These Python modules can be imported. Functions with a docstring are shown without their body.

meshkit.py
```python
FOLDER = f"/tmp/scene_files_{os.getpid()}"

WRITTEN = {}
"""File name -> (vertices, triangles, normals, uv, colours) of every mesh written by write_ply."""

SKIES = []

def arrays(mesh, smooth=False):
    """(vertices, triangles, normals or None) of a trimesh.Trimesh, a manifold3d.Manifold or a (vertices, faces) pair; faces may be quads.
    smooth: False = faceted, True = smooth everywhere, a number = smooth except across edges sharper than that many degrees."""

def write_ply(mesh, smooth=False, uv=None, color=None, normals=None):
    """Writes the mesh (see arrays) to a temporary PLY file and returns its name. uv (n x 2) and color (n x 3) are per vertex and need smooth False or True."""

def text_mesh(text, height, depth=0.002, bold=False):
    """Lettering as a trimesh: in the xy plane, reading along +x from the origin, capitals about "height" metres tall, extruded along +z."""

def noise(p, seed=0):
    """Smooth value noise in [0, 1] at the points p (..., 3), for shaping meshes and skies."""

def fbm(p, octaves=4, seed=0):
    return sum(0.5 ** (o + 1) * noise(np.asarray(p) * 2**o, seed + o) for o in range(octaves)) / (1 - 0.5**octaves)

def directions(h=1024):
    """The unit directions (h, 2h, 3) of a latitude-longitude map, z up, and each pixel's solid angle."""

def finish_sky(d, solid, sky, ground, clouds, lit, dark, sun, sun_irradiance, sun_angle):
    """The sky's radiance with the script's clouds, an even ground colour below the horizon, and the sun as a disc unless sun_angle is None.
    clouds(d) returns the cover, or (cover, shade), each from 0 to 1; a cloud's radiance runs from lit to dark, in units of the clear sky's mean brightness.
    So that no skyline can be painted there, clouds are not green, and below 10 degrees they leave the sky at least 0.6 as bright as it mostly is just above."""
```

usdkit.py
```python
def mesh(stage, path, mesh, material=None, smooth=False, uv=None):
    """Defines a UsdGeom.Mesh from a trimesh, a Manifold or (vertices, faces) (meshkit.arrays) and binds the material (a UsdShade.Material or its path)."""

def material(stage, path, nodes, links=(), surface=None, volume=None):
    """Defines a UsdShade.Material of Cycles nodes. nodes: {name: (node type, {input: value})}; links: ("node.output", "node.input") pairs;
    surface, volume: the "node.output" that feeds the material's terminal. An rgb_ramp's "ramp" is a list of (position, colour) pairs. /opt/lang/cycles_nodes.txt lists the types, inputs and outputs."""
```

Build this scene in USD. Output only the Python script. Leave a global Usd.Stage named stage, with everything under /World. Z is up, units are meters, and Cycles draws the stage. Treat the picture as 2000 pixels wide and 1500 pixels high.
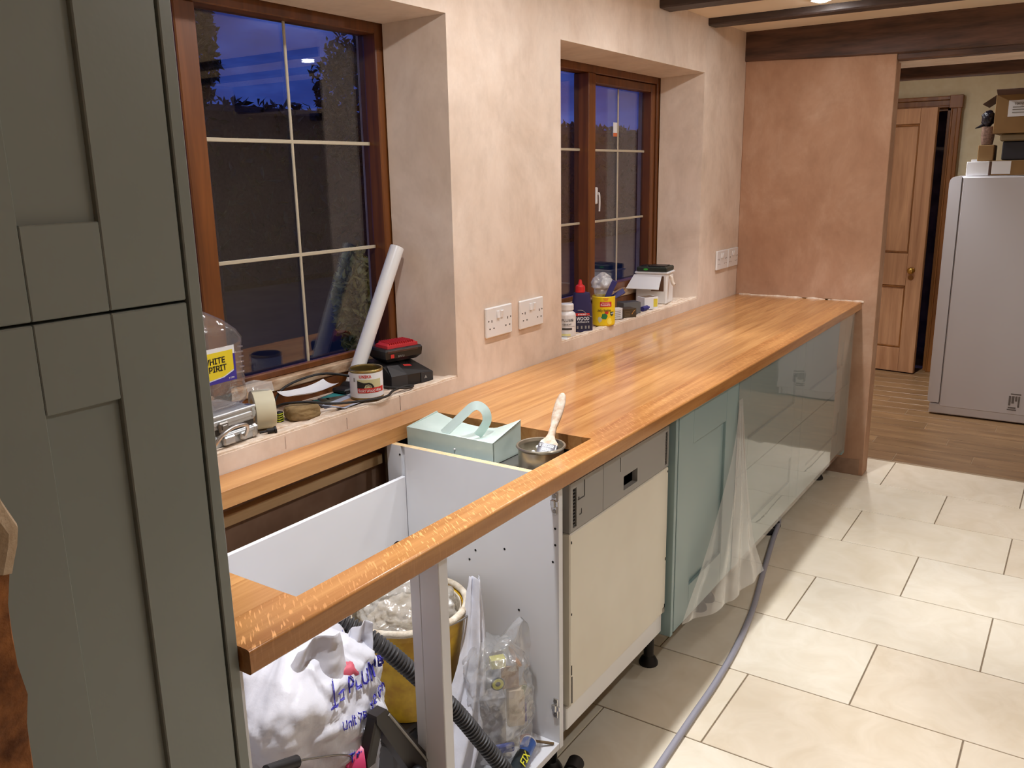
import math, random
import numpy as np, trimesh, manifold3d as mf3
from shapely.geometry import Polygon
import usdkit, meshkit
from pxr import Usd, UsdGeom, UsdLux, UsdShade, Gf, Sdf

random.seed(7)
np.random.seed(7)
stage = Usd.Stage.CreateInMemory()
UsdGeom.SetStageUpAxis(stage, 'Z')
UsdGeom.SetStageMetersPerUnit(stage, 1.0)
UsdGeom.Xform.Define(stage, '/World')
UsdGeom.Scope.Define(stage, '/World/Looks')

# ------------------------------------------------------------------ camera, sky, exposure
CAM = (-0.2508, -1.5734, 1.5574)
YAW, PITCH, ROLL, FPX = 0.593865, 0.239559, -0.0177548, 1672.53
EXPOSURE = -0.04
BEAM, SPILL = 1400.0, 330.0      # every kitchen downlight: its narrow beam and its wide spill
LAMP_COL = (0.97, 1.0, 1.06)
cam = UsdGeom.Camera.Define(stage, '/World/camera')
_f = np.array([math.cos(YAW) * math.cos(PITCH), math.sin(YAW) * math.cos(PITCH), -math.sin(PITCH)])
_r = np.cross(_f, [0, 0, 1]); _r /= np.linalg.norm(_r)
_u = np.cross(_r, _f)
_r, _u = math.cos(ROLL) * _r + math.sin(ROLL) * _u, -math.sin(ROLL) * _r + math.cos(ROLL) * _u
cam.AddTransformOp().Set(Gf.Matrix4d(*_r, 0, *_u, 0, *(-_f), 0, *CAM, 1))
cam.CreateHorizontalApertureAttr(36.0)
cam.CreateFocalLengthAttr(36.0 * FPX / 2000)
cam.CreateExposureAttr(EXPOSURE)

sky_mat = usdkit.material(stage, '/World/Looks/dusk_sky', {
    "tc": ("texture_coordinate", {}), "map": ("mapping", {"scale": (2.0, 2.0, 7.0)}),
    "n": ("noise_texture", {"scale": 2.2, "detail": 5.0, "roughness": 0.55}),
    "r": ("rgb_ramp", {"ramp": [(.36, (.012, .024, .15)), (.50, (.024, .050, .27)), (.64, (.06, .11, .44))]}),
    "b": ("background_shader", {"strength": 1.0})},
    [("tc.generated", "map.vector"), ("map.vector", "n.vector"), ("n.fac", "r.fac"), ("r.color", "b.color")], surface="b.background")
dome = UsdLux.DomeLight.Define(stage, '/World/sky')
dome.CreateIntensityAttr(0.5)
UsdShade.MaterialBindingAPI.Apply(dome.GetPrim()).Bind(sky_mat)

# ------------------------------------------------------------------ helpers: materials
def C(r, g, b):
    return tuple((x / 255 / 12.92) if x / 255 <= 0.04045 else ((x / 255 + 0.055) / 1.055) ** 2.4 for x in (r, g, b))

def mat(name, col, rough=0.5, metal=0.0, col2=None, scale=8.0, stretch=(1, 1, 1), span=(.35, .65), detail=4.0,
        bump=0.0, bump_scale=None, bump_stretch=None, spec=0.5, coat=0.0, coat_rough=0.05, trans=0.0, emit=None, sheen=0.0, vary=0.0, distort=0.0):
    n = {"p": ("principled_bsdf", {"base_color": col, "roughness": rough, "metallic": metal, "specular_ior_level": spec,
                                   "coat_weight": coat, "coat_roughness": coat_rough, "transmission_weight": trans, "sheen_weight": sheen})}
    l = []
    if emit:
        n["p"][1].update(emission_color=emit[0], emission_strength=emit[1])
    if col2 or bump:
        n["g"] = ("geometry", {})
    last = None
    if col2:
        n["m"] = ("mapping", {"scale": stretch})
        n["n"] = ("noise_texture", {"scale": scale, "detail": detail, "roughness": 0.6, "distortion": distort})
        n["r"] = ("rgb_ramp", {"ramp": [(span[0], col), (span[1], col2)]})
        l += [("g.position", "m.vector"), ("m.vector", "n.vector"), ("n.fac", "r.fac")]
        last = "r.color"
    if vary:
        n["oi"] = ("object_info", {})
        n["mr"] = ("map_range", {"from_min": 0.0, "from_max": 1.0, "to_min": 1 - vary, "to_max": 1 + vary})
        n["hs"] = ("hsv", {"color": col})
        l += [("oi.random", "mr.value"), ("mr.result", "hs.value")]
        if last:
            l.append((last, "hs.color"))
        last = "hs.color"
    if last:
        l.append((last, "p.base_color"))
    if bump:
        n["m2"] = ("mapping", {"scale": bump_stretch or stretch})
        n["n2"] = ("noise_texture", {"scale": bump_scale or scale * 3, "detail": 4.0})
        n["b"] = ("bump", {"strength": 1.0, "distance": bump})
        l += [("g.position", "m2.vector"), ("m2.vector", "n2.vector"), ("n2.fac", "b.height"), ("b.normal", "p.normal")]
    return usdkit.material(stage, '/World/Looks/' + name, n, l, surface="p.BSDF")

def film_mat(name, tint=(.97, .97, .97), base=0.03, haze=0.08, haze_col=(.8, .8, .8), rough=0.05, ior=1.45, bump=0.0, bump_scale=20):
    """thin clear plastic: mostly see-through, mirror-like at grazing angles, a little milky"""
    n = {"t": ("transparent_bsdf", {"color": tint}), "gl": ("glossy_bsdf", {"color": (1, 1, 1), "roughness": rough}),
         "bf": ("geometry", {}), "io": ("map_range", {"to_min": ior, "to_max": 1 / ior}), "fr": ("fresnel", {}), "ad": ("math", {"math_type": "add", "value2": base, "use_clamp": True}),
         "d": ("principled_bsdf", {"base_color": haze_col, "roughness": 0.6}), "m1": ("mix_closure", {"fac": haze}), "m2": ("mix_closure", {})}
    l = [("bf.backfacing", "io.value"), ("io.result", "fr.IOR"), ("t.BSDF", "m1.closure1"), ("d.BSDF", "m1.closure2"), ("fr.fac", "ad.value1"), ("ad.value", "m2.fac"), ("m1.closure", "m2.closure1"), ("gl.BSDF", "m2.closure2")]
    if bump:
        n["g"] = ("geometry", {})
        n["n2"] = ("noise_texture", {"scale": bump_scale, "detail": 3.0, "distortion": 1.0})
        n["b"] = ("bump", {"strength": 1.0, "distance": bump})
        l += [("g.position", "n2.vector"), ("n2.fac", "b.height"), ("b.normal", "gl.normal")]
    return usdkit.material(stage, '/World/Looks/' + name, n, l, surface="m2.closure")

def flat(name, rgb, rough=0.6, **k):
    return mat(name, C(*rgb), rough, **k)

# wood with grain along one axis; fleck adds the short pale rays of quarter-sawn oak
def wood_mat(name, dark, light, axis, rough=0.35, grain=26.0, long=1.3, fleck=False, bump=0.0003, vary=0.12, coat=0.0):
    st = [grain] * 3
    st[axis] = long
    n = {"g": ("geometry", {}), "oi": ("object_info", {}), "off": ("combine_xyz", {}), "k": ("math", {"math_type": "multiply", "value2": 37.0}),
         "va": ("mix_color", {"blend_type": "add", "fac": 1.0, "use_clamp": False}),
         "m": ("mapping", {"scale": tuple(st)}), "n": ("noise_texture", {"scale": 1.0, "detail": 6.0, "roughness": 0.62, "distortion": 0.6}),
         "r": ("rgb_ramp", {"ramp": [(.28, dark), (.5, tuple((a + b) / 2 for a, b in zip(dark, light))), (.72, light)]}),
         "mr": ("map_range", {"to_min": 1 - vary, "to_max": 1 + vary}), "hs": ("hsv", {}),
         "b": ("bump", {"strength": 0.6, "distance": bump}),
         "p": ("principled_bsdf", {"roughness": rough, "coat_weight": coat, "coat_roughness": 0.08})}
    l = [("oi.random", "k.value1"), ("k.value", "off.x"), ("k.value", "off.y"), ("g.position", "va.a"), ("off.vector", "va.b"), ("va.result", "m.vector"),
         ("m.vector", "n.vector"), ("n.fac", "r.fac"), ("oi.random", "mr.value"), ("mr.result", "hs.value"), ("r.color", "hs.color"), ("n.fac", "b.height"), ("b.normal", "p.normal")]
    last = "hs.color"
    if fleck:
        n["f0"] = ("mapping", {"rotation": (0, 0, .61)})
        n["fm"] = ("mapping", {"scale": (270.0, 34.0, 34.0)})
        n["fn"] = ("noise_texture", {"scale": 1.0, "detail": 1.0, "roughness": 0.4})
        n["fr"] = ("rgb_ramp", {"ramp": [(.58, (0, 0, 0)), (.66, (1, 1, 1))]})
        n["gn"] = ("noise_texture", {"scale": 1.5, "detail": 1.0})
        n["gr"] = ("rgb_ramp", {"ramp": [(.26, (0, 0, 0)), (.42, (.95, .95, .95))]})
        n["ga"] = ("mix_color", {"blend_type": "multiply", "fac": 1.0})
        n["sx"] = ("separate_xyz", {}); n["xm"] = ("map_range", {"from_min": .75, "from_max": 1.45, "to_min": 1.0, "to_max": .3, "clamp": True})
        n["sn"] = ("separate_xyz", {}); n["nm"] = ("map_range", {"from_min": .5, "from_max": .9, "to_min": .12, "to_max": 1.0, "clamp": True})
        n["xn"] = ("math", {"math_type": "multiply"}); n["gb"] = ("mix_color", {"blend_type": "multiply", "fac": 1.0})
        n["fx"] = ("mix_color", {"b": tuple(min(1, c * 1.5 + .03) for c in light)})
        l += [("g.position", "f0.vector"), ("f0.vector", "fm.vector"), ("fm.vector", "fn.vector"), ("fn.fac", "fr.fac"), ("g.position", "gn.vector"), ("gn.fac", "gr.fac"),
              ("fr.color", "ga.a"), ("gr.color", "ga.b"), ("g.position", "sx.vector"), ("sx.x", "xm.value"), ("g.normal", "sn.vector"), ("sn.z", "nm.value"),
              ("xm.result", "xn.value1"), ("nm.result", "xn.value2"), ("ga.result", "gb.a"), ("xn.value", "gb.b"), ("gb.result", "fx.fac"), ("hs.color", "fx.a")]
        last = "fx.result"
    l.append((last, "p.base_color"))
    return usdkit.material(stage, '/World/Looks/' + name, n, l, surface="p.BSDF")

M = {}
def plaster(name, a, b, c, bump=.0008):
    """fresh plaster: pale and pinker patches, trowel strokes"""
    n = {"g": ("geometry", {}), "m": ("mapping", {"scale": (2.2, 2.2, 1.7)}), "n": ("noise_texture", {"scale": 1.6, "detail": 6.0, "roughness": 0.66, "distortion": 0.4}),
         "r": ("rgb_ramp", {"ramp": [(.3, a), (.5, b), (.7, c)]}),
         "m2": ("mapping", {"scale": (6.0, 6.0, 3.8)}), "n2": ("noise_texture", {"scale": 2.2, "detail": 7.0, "roughness": 0.68, "distortion": .15}),
         "r2": ("rgb_ramp", {"ramp": [(.3, (.88, .87, .86)), (.55, (1, 1, 1)), (.75, (1.0, .99, .98))]}),
         "x": ("mix_color", {"blend_type": "multiply", "fac": .8}), "b": ("bump", {"strength": .5, "distance": bump}),
         "p": ("principled_bsdf", {"roughness": .8, "specular_ior_level": .25})}
    return usdkit.material(stage, '/World/Looks/' + name, n, [("g.position", "m.vector"), ("m.vector", "n.vector"), ("n.fac", "r.fac"), ("g.position", "m2.vector"), ("m2.vector", "n2.vector"),
        ("n2.fac", "r2.fac"), ("r.color", "x.a"), ("r2.color", "x.b"), ("x.result", "p.base_color"), ("n2.fac", "b.height"), ("b.normal", "p.normal")], surface="p.BSDF")
M['plaster'] = plaster('plaster', C(214, 192, 172), C(227, 207, 189), C(237, 220, 204))
M['plaster_end'] = plaster('plaster_end', C(176, 134, 106), C(188, 148, 120), C(202, 166, 140))
M['plaster_bare'] = mat('plaster_bare', C(150, 118, 96), .9, col2=C(184, 152, 128), scale=6, bump=.001)
M['plaster_chip'] = mat('plaster_chip', C(216, 190, 164), .9, col2=C(238, 222, 204), scale=40, bump=.002)
M['ceiling'] = mat('ceiling_plaster', C(236, 216, 188), .85, col2=C(242, 224, 200), scale=4)
M['cream_wall'] = mat('cream_wall', C(226, 214, 178), .8, col2=C(232, 222, 190), scale=20, bump=.0006)
M['opposite'] = mat('opposite_wall_paint', C(196, 178, 160), .8, col2=C(206, 190, 172), scale=3)
M['joist'] = mat('dark_joist', C(48, 38, 36), .5, col2=C(72, 56, 50), scale=5, stretch=(6, .8, 6), bump=.002, bump_scale=8)
M['beam'] = mat('dark_beam', C(66, 44, 34), .55, col2=C(104, 72, 56), scale=5, stretch=(6, .8, 6), bump=.002, bump_scale=8)
M['oak'] = wood_mat('oak_worktop', C(164, 108, 60), C(212, 158, 98), 0, rough=.16, grain=24, long=1.6, vary=.09, bump=.00015)
M['oak_fleck'] = wood_mat('oak_worktop_flecked', C(158, 100, 52), C(204, 148, 88), 0, rough=.17, grain=24, long=1.6, fleck=True, vary=.03, bump=.00015)
M['frame'] = wood_mat('window_frame_stain', C(84, 44, 16), C(128, 74, 32), 2, rough=.35, vary=.05)
M['frame_pale'] = mat('dusty_frame', C(150, 110, 76), .7, col2=C(206, 180, 150), scale=14, stretch=(1, 4, 4))
M['batten'] = wood_mat('pale_batten', C(200, 160, 110), C(224, 190, 142), 0, rough=.6)
M['pine'] = wood_mat('stripped_pine', C(164, 116, 80), C(208, 160, 118), 2, rough=.5, grain=18, vary=.06)
M['pine_case'] = wood_mat('waxed_pine', C(116, 70, 30), C(164, 108, 54), 2, rough=.4, grain=18, vary=.06)
M['mint'] = mat('sage_paint', C(137, 143, 137), .34, col2=C(142, 148, 142), scale=3, bump=.0002, bump_scale=90)
M['mint_far'] = mat('sage_paint_units', C(136, 158, 158), .3, col2=C(140, 161, 160), scale=3)
M['melamine'] = mat('white_melamine', C(232, 232, 235), .35, col2=C(228, 228, 231), scale=2)
M['chipboard'] = mat('raw_board_edge', C(206, 178, 132), .8, col2=C(222, 196, 152), scale=60)
M['cream_steel'] = mat('cream_steel', C(228, 221, 204), .35, col2=C(218, 209, 190), scale=2.2, span=(.45, .75))
M['grey_plastic'] = flat('grey_plastic', (150, 146, 140), .4)
M['dark_plastic'] = flat('dark_plastic', (62, 58, 54), .5)
M['black'] = flat('black_plastic', (26, 24, 25), .42)
M['black_rubber'] = flat('black_rubber', (34, 30, 28), .6)
M['void'] = flat('dark_gap', (14, 12, 11), .9)
M['chrome'] = mat('bright_metal', C(205, 203, 200), .3, metal=1.0)
M['steel'] = mat('dull_steel', C(150, 146, 140), .38, metal=1.0)
M['brass'] = mat('brass', C(200, 160, 84), .25, metal=1.0)
M['alu'] = mat('aluminium', C(204, 206, 206), .48, metal=.7)
M['white_plastic'] = flat('white_plastic', (232, 230, 228), .3)
M['white_paper'] = flat('white_paper', (236, 236, 238), .7)
M['grout'] = mat('grout', C(120, 104, 84), .9, col2=C(140, 122, 100), scale=30)
M['glass'] = film_mat('window_glass', (.93, .95, .95), base=.03, haze=.0, rough=.0, ior=1.5)
M['film_loose'] = film_mat('loose_film', (.97, .97, .97), base=.0, haze=.16, haze_col=(.9, .9, .88), rough=.08, ior=1.38, bump=.001, bump_scale=9)
M['film'] = film_mat('protective_film', (.97, .97, .97), base=.0, haze=.05, haze_col=(.8, .8, .78), rough=.03, ior=1.33, bump=.0003, bump_scale=5)
M['clear_bag'] = film_mat('clear_bag', (.93, .93, .93), base=.06, haze=.2, rough=.12, bump=.004, bump_scale=25)
M['clear_bottle'] = film_mat('clear_bottle', (.95, .94, .93), base=.05, haze=.07, rough=.06, bump=.002, bump_scale=30)

# ------------------------------------------------------------------ helpers: prims
_used = set()
def _path(parent, name):
    base = (parent if isinstance(parent, str) else str(parent.GetPath())) + '/' + name
    p, k = base, 0
    while p in _used:
        k += 1
        p = '%s_%03d' % (base, k)
    _used.add(p)
    return p

def tag(o, label=None, cat=None, group=None, kind=None):
    for k, v in (('label', label), ('category', cat), ('group', group), ('kind', kind)):
        if v:
            o.SetCustomDataByKey(k, v)
    return o

def thing(name, label, cat, loc=(0, 0, 0), rz=0.0, group=None):
    x = UsdGeom.Xform.Define(stage, _path('/World', name))
    x.AddTranslateOp().Set(Gf.Vec3d(*loc))
    if rz:
        x.AddRotateZOp().Set(float(rz))
    return tag(x.GetPrim(), label, cat, group)

def part(parent, name, mesh, m, smooth=30, label=None):
    if isinstance(mesh, list):
        mesh = trimesh.util.concatenate(mesh)
    o = usdkit.mesh(stage, _path(parent, name), mesh, M[m] if isinstance(m, str) else m, smooth).GetPrim()
    return tag(o, label)

def solo(name, mesh, m, label, cat, group=None, smooth=30, kind=None):
    return tag(part('/World', name, mesh, m, smooth), label, cat, group, kind)

def struct(name, mesh, m, parent='/World', smooth=False):
    o = part(parent, name, mesh, m, smooth)
    if parent == '/World':
        o.SetCustomDataByKey('kind', 'structure')
    return o

def struct_x(name):
    x = UsdGeom.Xform.Define(stage, _path('/World', name)).GetPrim()
    x.SetCustomDataByKey('kind', 'structure')
    return x

def copy_of(root, loc, rz=0.0, label=None):
    d = root.GetCustomData()
    base = root.GetName()
    r = thing(base if not base[-3:].isdigit() else base[:-4], label or d['label'], d['category'], loc, rz, d.get('group'))
    r.GetReferences().AddInternalReference(root.GetPath())
    r.SetInstanceable(True)
    return r

# ------------------------------------------------------------------ helpers: shapes
_S = np.array([[a, b, c] for a in (-1, 1) for b in (-1, 1) for c in (-1, 1)], float)
_tv = np.vstack([_S * (1 - .25 * np.array(m)) for m in ((0, 1, 1), (1, 0, 1), (1, 1, 0))])
_hull = trimesh.convex.convex_hull(_tv)
_order = [int(np.argmin(((_hull.vertices - v) ** 2).sum(1))) for v in _tv]
_inv = np.argsort(_order)
_TF = _inv[_hull.faces]
_TS = np.vstack([_S] * 3)
_TM = np.repeat([[0, 1, 1], [1, 0, 1], [1, 1, 0]], 8, axis=0)
def bx(x0, x1, y0, y1, z0, z1, c=.0015):
    lo, hi = np.array([min(x0, x1), min(y0, y1), min(z0, z1)]), np.array([max(x0, x1), max(y0, y1), max(z0, z1)])
    h = (hi - lo) / 2
    c = min(c, h.min() * .6)
    return trimesh.Trimesh((lo + hi) / 2 + _TS * (h - _TM * c), _TF, process=False)

def spline(pts, n=8):
    p = np.asarray(pts, float)
    q = np.vstack([2 * p[0] - p[1], p, 2 * p[-1] - p[-2]])
    out = []
    for i in range(1, len(q) - 2):
        for t in np.linspace(0, 1, n, endpoint=False):
            a, b, c, d = q[i - 1:i + 3]
            out.append(.5 * (2 * b + (c - a) * t + (2 * a - 5 * b + 4 * c - d) * t * t + (3 * b - a - 3 * c + d) * t ** 3))
    return np.array(out + [p[-1]])

def sweep(path, r, n=12, prof=None, caps=True, closed=False, up=None):
    """a tube (or any closed profile) swept along a path; r a number or one per point, prof (k, 2)"""
    p = np.asarray(path, float)
    r = np.broadcast_to(np.asarray(r, float), (len(p),))
    if prof is None:
        a = np.linspace(0, 2 * np.pi, n, endpoint=False)
        prof = np.stack([np.cos(a), np.sin(a)], 1)
    prof = np.asarray(prof, float)
    k = len(prof)
    t = np.gradient(p, axis=0) if not closed else np.roll(p, -1, 0) - np.roll(p, 1, 0)
    t /= np.linalg.norm(t, axis=1, keepdims=True)
    u = np.array(up if up is not None else ([0, 0, 1] if abs(t[0][2]) < .9 else [1, 0, 0]), float)
    V = []
    for i in range(len(p)):
        u = u - t[i] * (u @ t[i]); u /= np.linalg.norm(u)
        w = np.cross(t[i], u)
        V.append(p[i] + r[i] * (prof[:, :1] * u + prof[:, 1:] * w))
    V = np.vstack(V)
    F = []
    m = len(p)
    for i in range(m if closed else m - 1):
        for j in range(k):
            a, b = i * k + j, i * k + (j + 1) % k
            c, d = ((i + 1) % m) * k + j, ((i + 1) % m) * k + (j + 1) % k
            F += [[a, b, d], [a, d, c]]
    if caps and not closed:
        V = np.vstack([V, p[0], p[-1]])
        for j in range(k):
            F += [[m * k, (j + 1) % k, j], [m * k + 1, (m - 1) * k + j, (m - 1) * k + (j + 1) % k]]
    return trimesh.Trimesh(V, F, process=False)

def lathe(prof, n=40, cx=0.0, cy=0.0, z=0.0, sx=1.0, sy=1.0, power=2.0):
    """(radius, height) profile turned about the vertical; power > 2 squares the section"""
    a = np.linspace(0, 2 * np.pi, n, endpoint=False)
    c, s = np.cos(a), np.sin(a)
    k = (np.abs(c) ** power + np.abs(s) ** power) ** (-1 / power)
    c, s = c * k, s * k
    V = np.vstack([np.stack([cx + r * c * sx, cy + r * s * sy, np.full(n, z + h)], 1) for r, h in prof])
    F = []
    for i in range(len(prof) - 1):
        for j in range(n):
            a0, b0 = i * n + j, i * n + (j + 1) % n
            F += [[a0, b0, b0 + n], [a0, b0 + n, a0 + n]]
    return trimesh.Trimesh(V, F, process=False)

def cyl(p0, p1, r, n=20, r2=None):
    return sweep([p0, p1], [r, r if r2 is None else r2], n)

def prism(poly, a, b, axis='y'):
    """polygon of (u, v) extruded from a to b: axis 'y': (x, z), 'x': (y, z), 'z': (x, y)"""
    m = trimesh.creation.extrude_polygon(Polygon(poly), b - a, engine='earcut')
    v = m.vertices.copy()
    if axis == 'z':
        m.vertices = np.stack([v[:, 0], v[:, 1], v[:, 2] + a], 1)
    elif axis == 'y':
        m.vertices = np.stack([v[:, 0], v[:, 2] + a, v[:, 1]], 1)
        m.invert()
    else:
        m.vertices = np.stack([v[:, 2] + a, v[:, 0], v[:, 1]], 1)
    return m

def hull(pts):
    return trimesh.convex.convex_hull(np.asarray(pts, float))

def to_mf(t):
    return mf3.Manifold(mf3.Mesh(np.asarray(t.vertices, np.float32), np.asarray(t.faces, np.uint32)))

def from_mf(m):
    k = m.to_mesh()
    return trimesh.Trimesh(k.vert_properties[:, :3], k.tri_verts, process=False)

def box_mf(x0, x1, y0, y1, z0, z1):
    return mf3.Manifold.cube((x1 - x0, y1 - y0, z1 - z0)).translate((x0, y0, z0))

def rot(m, deg, axis=(0, 0, 1), at=(0, 0, 0)):
    m = m.copy()
    m.apply_transform(trimesh.transformations.rotation_matrix(math.radians(deg), axis, at))
    return m

def mv(m, *d):
    m = m.copy(); m.apply_translation(d); return m

def text(s, h, bold=False, depth=.0006, width=None):
    t = meshkit.text_mesh(s, h, depth, bold)
    if width:
        v = t.vertices.copy(); k = width / (v[:, 0].max() - v[:, 0].min()); v[:, 0] *= k; t.vertices = v
    return t

def lay(t, o, u, v, gap=.0003):
    """flat lettering (or any xy mesh) onto the plane at o spanned by u, v"""
    o, u, v = (np.asarray(k, float) for k in (o, u, v))
    n = np.cross(u, v)
    p = t.vertices
    t = t.copy(); t.vertices = o + p[:, :1] * u + p[:, 1:2] * v + (p[:, 2:] + gap) * n
    return t

def wrap(t, r, phi0, cx=0.0, cy=0.0, z=0.0, gap=.0004, sx=1.0, sy=1.0):
    """xy mesh wrapped round an upright cylinder; phi 0 faces -y, grows towards +x"""
    v, f = trimesh.remesh.subdivide_to_size(t.vertices, t.faces, r * .22, max_iter=8)
    a = phi0 + v[:, 0] / r
    q = np.stack([cx + sx * (r + gap + v[:, 2]) * np.sin(a), cy - sy * (r + gap + v[:, 2]) * np.cos(a), z + v[:, 1]], 1)
    return trimesh.Trimesh(q, f, process=False)

def patch(x0, x1, y0, y1, d=.0004):
    return bx(x0, x1, y0, y1, 0, d, 1e-5)

def poly_patch(pts, d=.0004):
    return trimesh.creation.extrude_polygon(Polygon(pts), d, engine='earcut')

def sheet(P, thick):
    """a bent sheet of real thickness from a (rows, cols, 3) grid of points"""
    P = np.asarray(P, float)
    r, c = P.shape[:2]
    du, dv = np.gradient(P, axis=0), np.gradient(P, axis=1)
    n = np.cross(du, dv); n /= np.maximum(np.linalg.norm(n, axis=2, keepdims=True), 1e-9)
    A, B = (P + n * thick / 2).reshape(-1, 3), (P - n * thick / 2).reshape(-1, 3)
    F, N = [], r * c
    for i in range(r - 1):
        for j in range(c - 1):
            a, b, d, e = i * c + j, i * c + j + 1, (i + 1) * c + j, (i + 1) * c + j + 1
            F += [[a, d, e], [a, e, b], [N + a, N + e, N + d], [N + a, N + b, N + e]]
    rim = [j for j in range(c)] + [i * c + c - 1 for i in range(1, r)] + [(r - 1) * c + j for j in range(c - 2, -1, -1)] + [i * c for i in range(r - 2, 0, -1)]
    for a, b in zip(rim, rim[1:] + rim[:1]):
        F += [[a, b, N + b], [a, N + b, N + a]]
    return trimesh.Trimesh(np.vstack([A, B]), F, process=False)

def fbm(p, octaves=4, seed=0):
    return meshkit.fbm(np.asarray(p, float) + 100.0, octaves, seed)

# ------------------------------------------------------------------ the setting
L, D, ZT, CEIL = 4.258, 0.651, 0.91, 2.235
W1, W2, SILL, HEAD = (0.47, 1.785), (2.405, 3.715), 0.955, 2.0

def recess(x0, x1):
    a = [(x0, -.02), (x1, -.02), (x1 - .048, .21), (x0 + .048, .21)]
    pts = [(x, y, SILL) for x, y in a] + [(x0, -.02, HEAD), (x1, -.02, HEAD), (x1 - .048, .21, HEAD - .015), (x0 + .048, .21, HEAD - .015)]
    m = mf3.Manifold.hull_points(np.array(pts, np.float32))
    return m + box_mf(x0 + .03, x1 - .03, .2, .5, SILL, HEAD - .005)
wall = box_mf(-2.2, 7.3, 0, .32, -.1, 2.4) - recess(*W1) - recess(*W2)
struct('wall_window_side', from_mf(wall), 'plaster')
M['dark_crack'] = flat('hairline_crack', (112, 82, 66), .9)
# rounded plaster lips along the sills, chipped and broken behind (the sills are not boarded yet)
def rough_strip(x0, x1, y0, y1, z0, z1, seed, n=60, amp=.006):
    xs = np.linspace(x0, x1, n)
    P = np.stack([xs, np.zeros(n), np.zeros(n)], 1) * 22
    top = z1 + amp * (fbm(P, 3, seed) - .5)
    back = y1 + amp * 2.4 * (fbm(P + 9, 3, seed + 5) - .5)
    V, F = [], []
    for i, x in enumerate(xs):
        V += [(x, y0, z0), (x, y0, top[i] - .002), (x, y0 + .003, top[i]), (x, back[i] - .003, top[i] - .001), (x, back[i], z0)]
    for i in range(n - 1):
        for j in range(5):
            a, b = i * 5 + j, i * 5 + (j + 1) % 5
            F += [[a, b + 5, b], [a, a + 5, b + 5]]
    for o, rev in ((0, 1), ((n - 1) * 5, 0)):
        for j in range(1, 4):
            F.append([o, o + j, o + j + 1] if rev else [o, o + j + 1, o + j])
    return trimesh.Trimesh(np.array(V), F, process=False)
for k, (a, b) in enumerate((W1, W2)):
    t = struct_x('trim_%d' % (k + 1))
    part(t, 'sill_lip', rough_strip(a + .002, b - .002, 0.0025, .034, SILL - .004, SILL + .007, 3 + k), 'plaster_chip', False)
    part(t, 'broken_plaster', rough_strip(a + .03, b - .05, .046, .085, SILL - .004, SILL + .003, 13 + k, amp=.012), 'plaster_chip', False)
    part(t, 'broken_plaster', rough_strip(a + .25, b - .25, .10, .16, SILL - .004, SILL + .001, 23 + k, amp=.010), 'plaster_chip', False)

for x, z0, z1, w_ in ((1.512, .915, .957, .0012), (1.09, .918, .950, .0006), (1.30, .914, .945, .0006)):
    part(stage.GetPrimAtPath('/World/trim_1'), 'crack', bx(x, x + w_, -.0006, .004, z0, z1, 0), 'dark_crack')
# the partition at the far end, with its square plastered edge
p = struct_x('wall_end')
part(p, 'plaster_face', bx(L, L + .11, -.7195, 0.0, 0.0, 2.2, .003), 'plaster_end')
part(p, 'bare_strip', bx(L - .0012, L + .02, -.70, -.30, .0, .085, .0005), 'plaster_bare')
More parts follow.
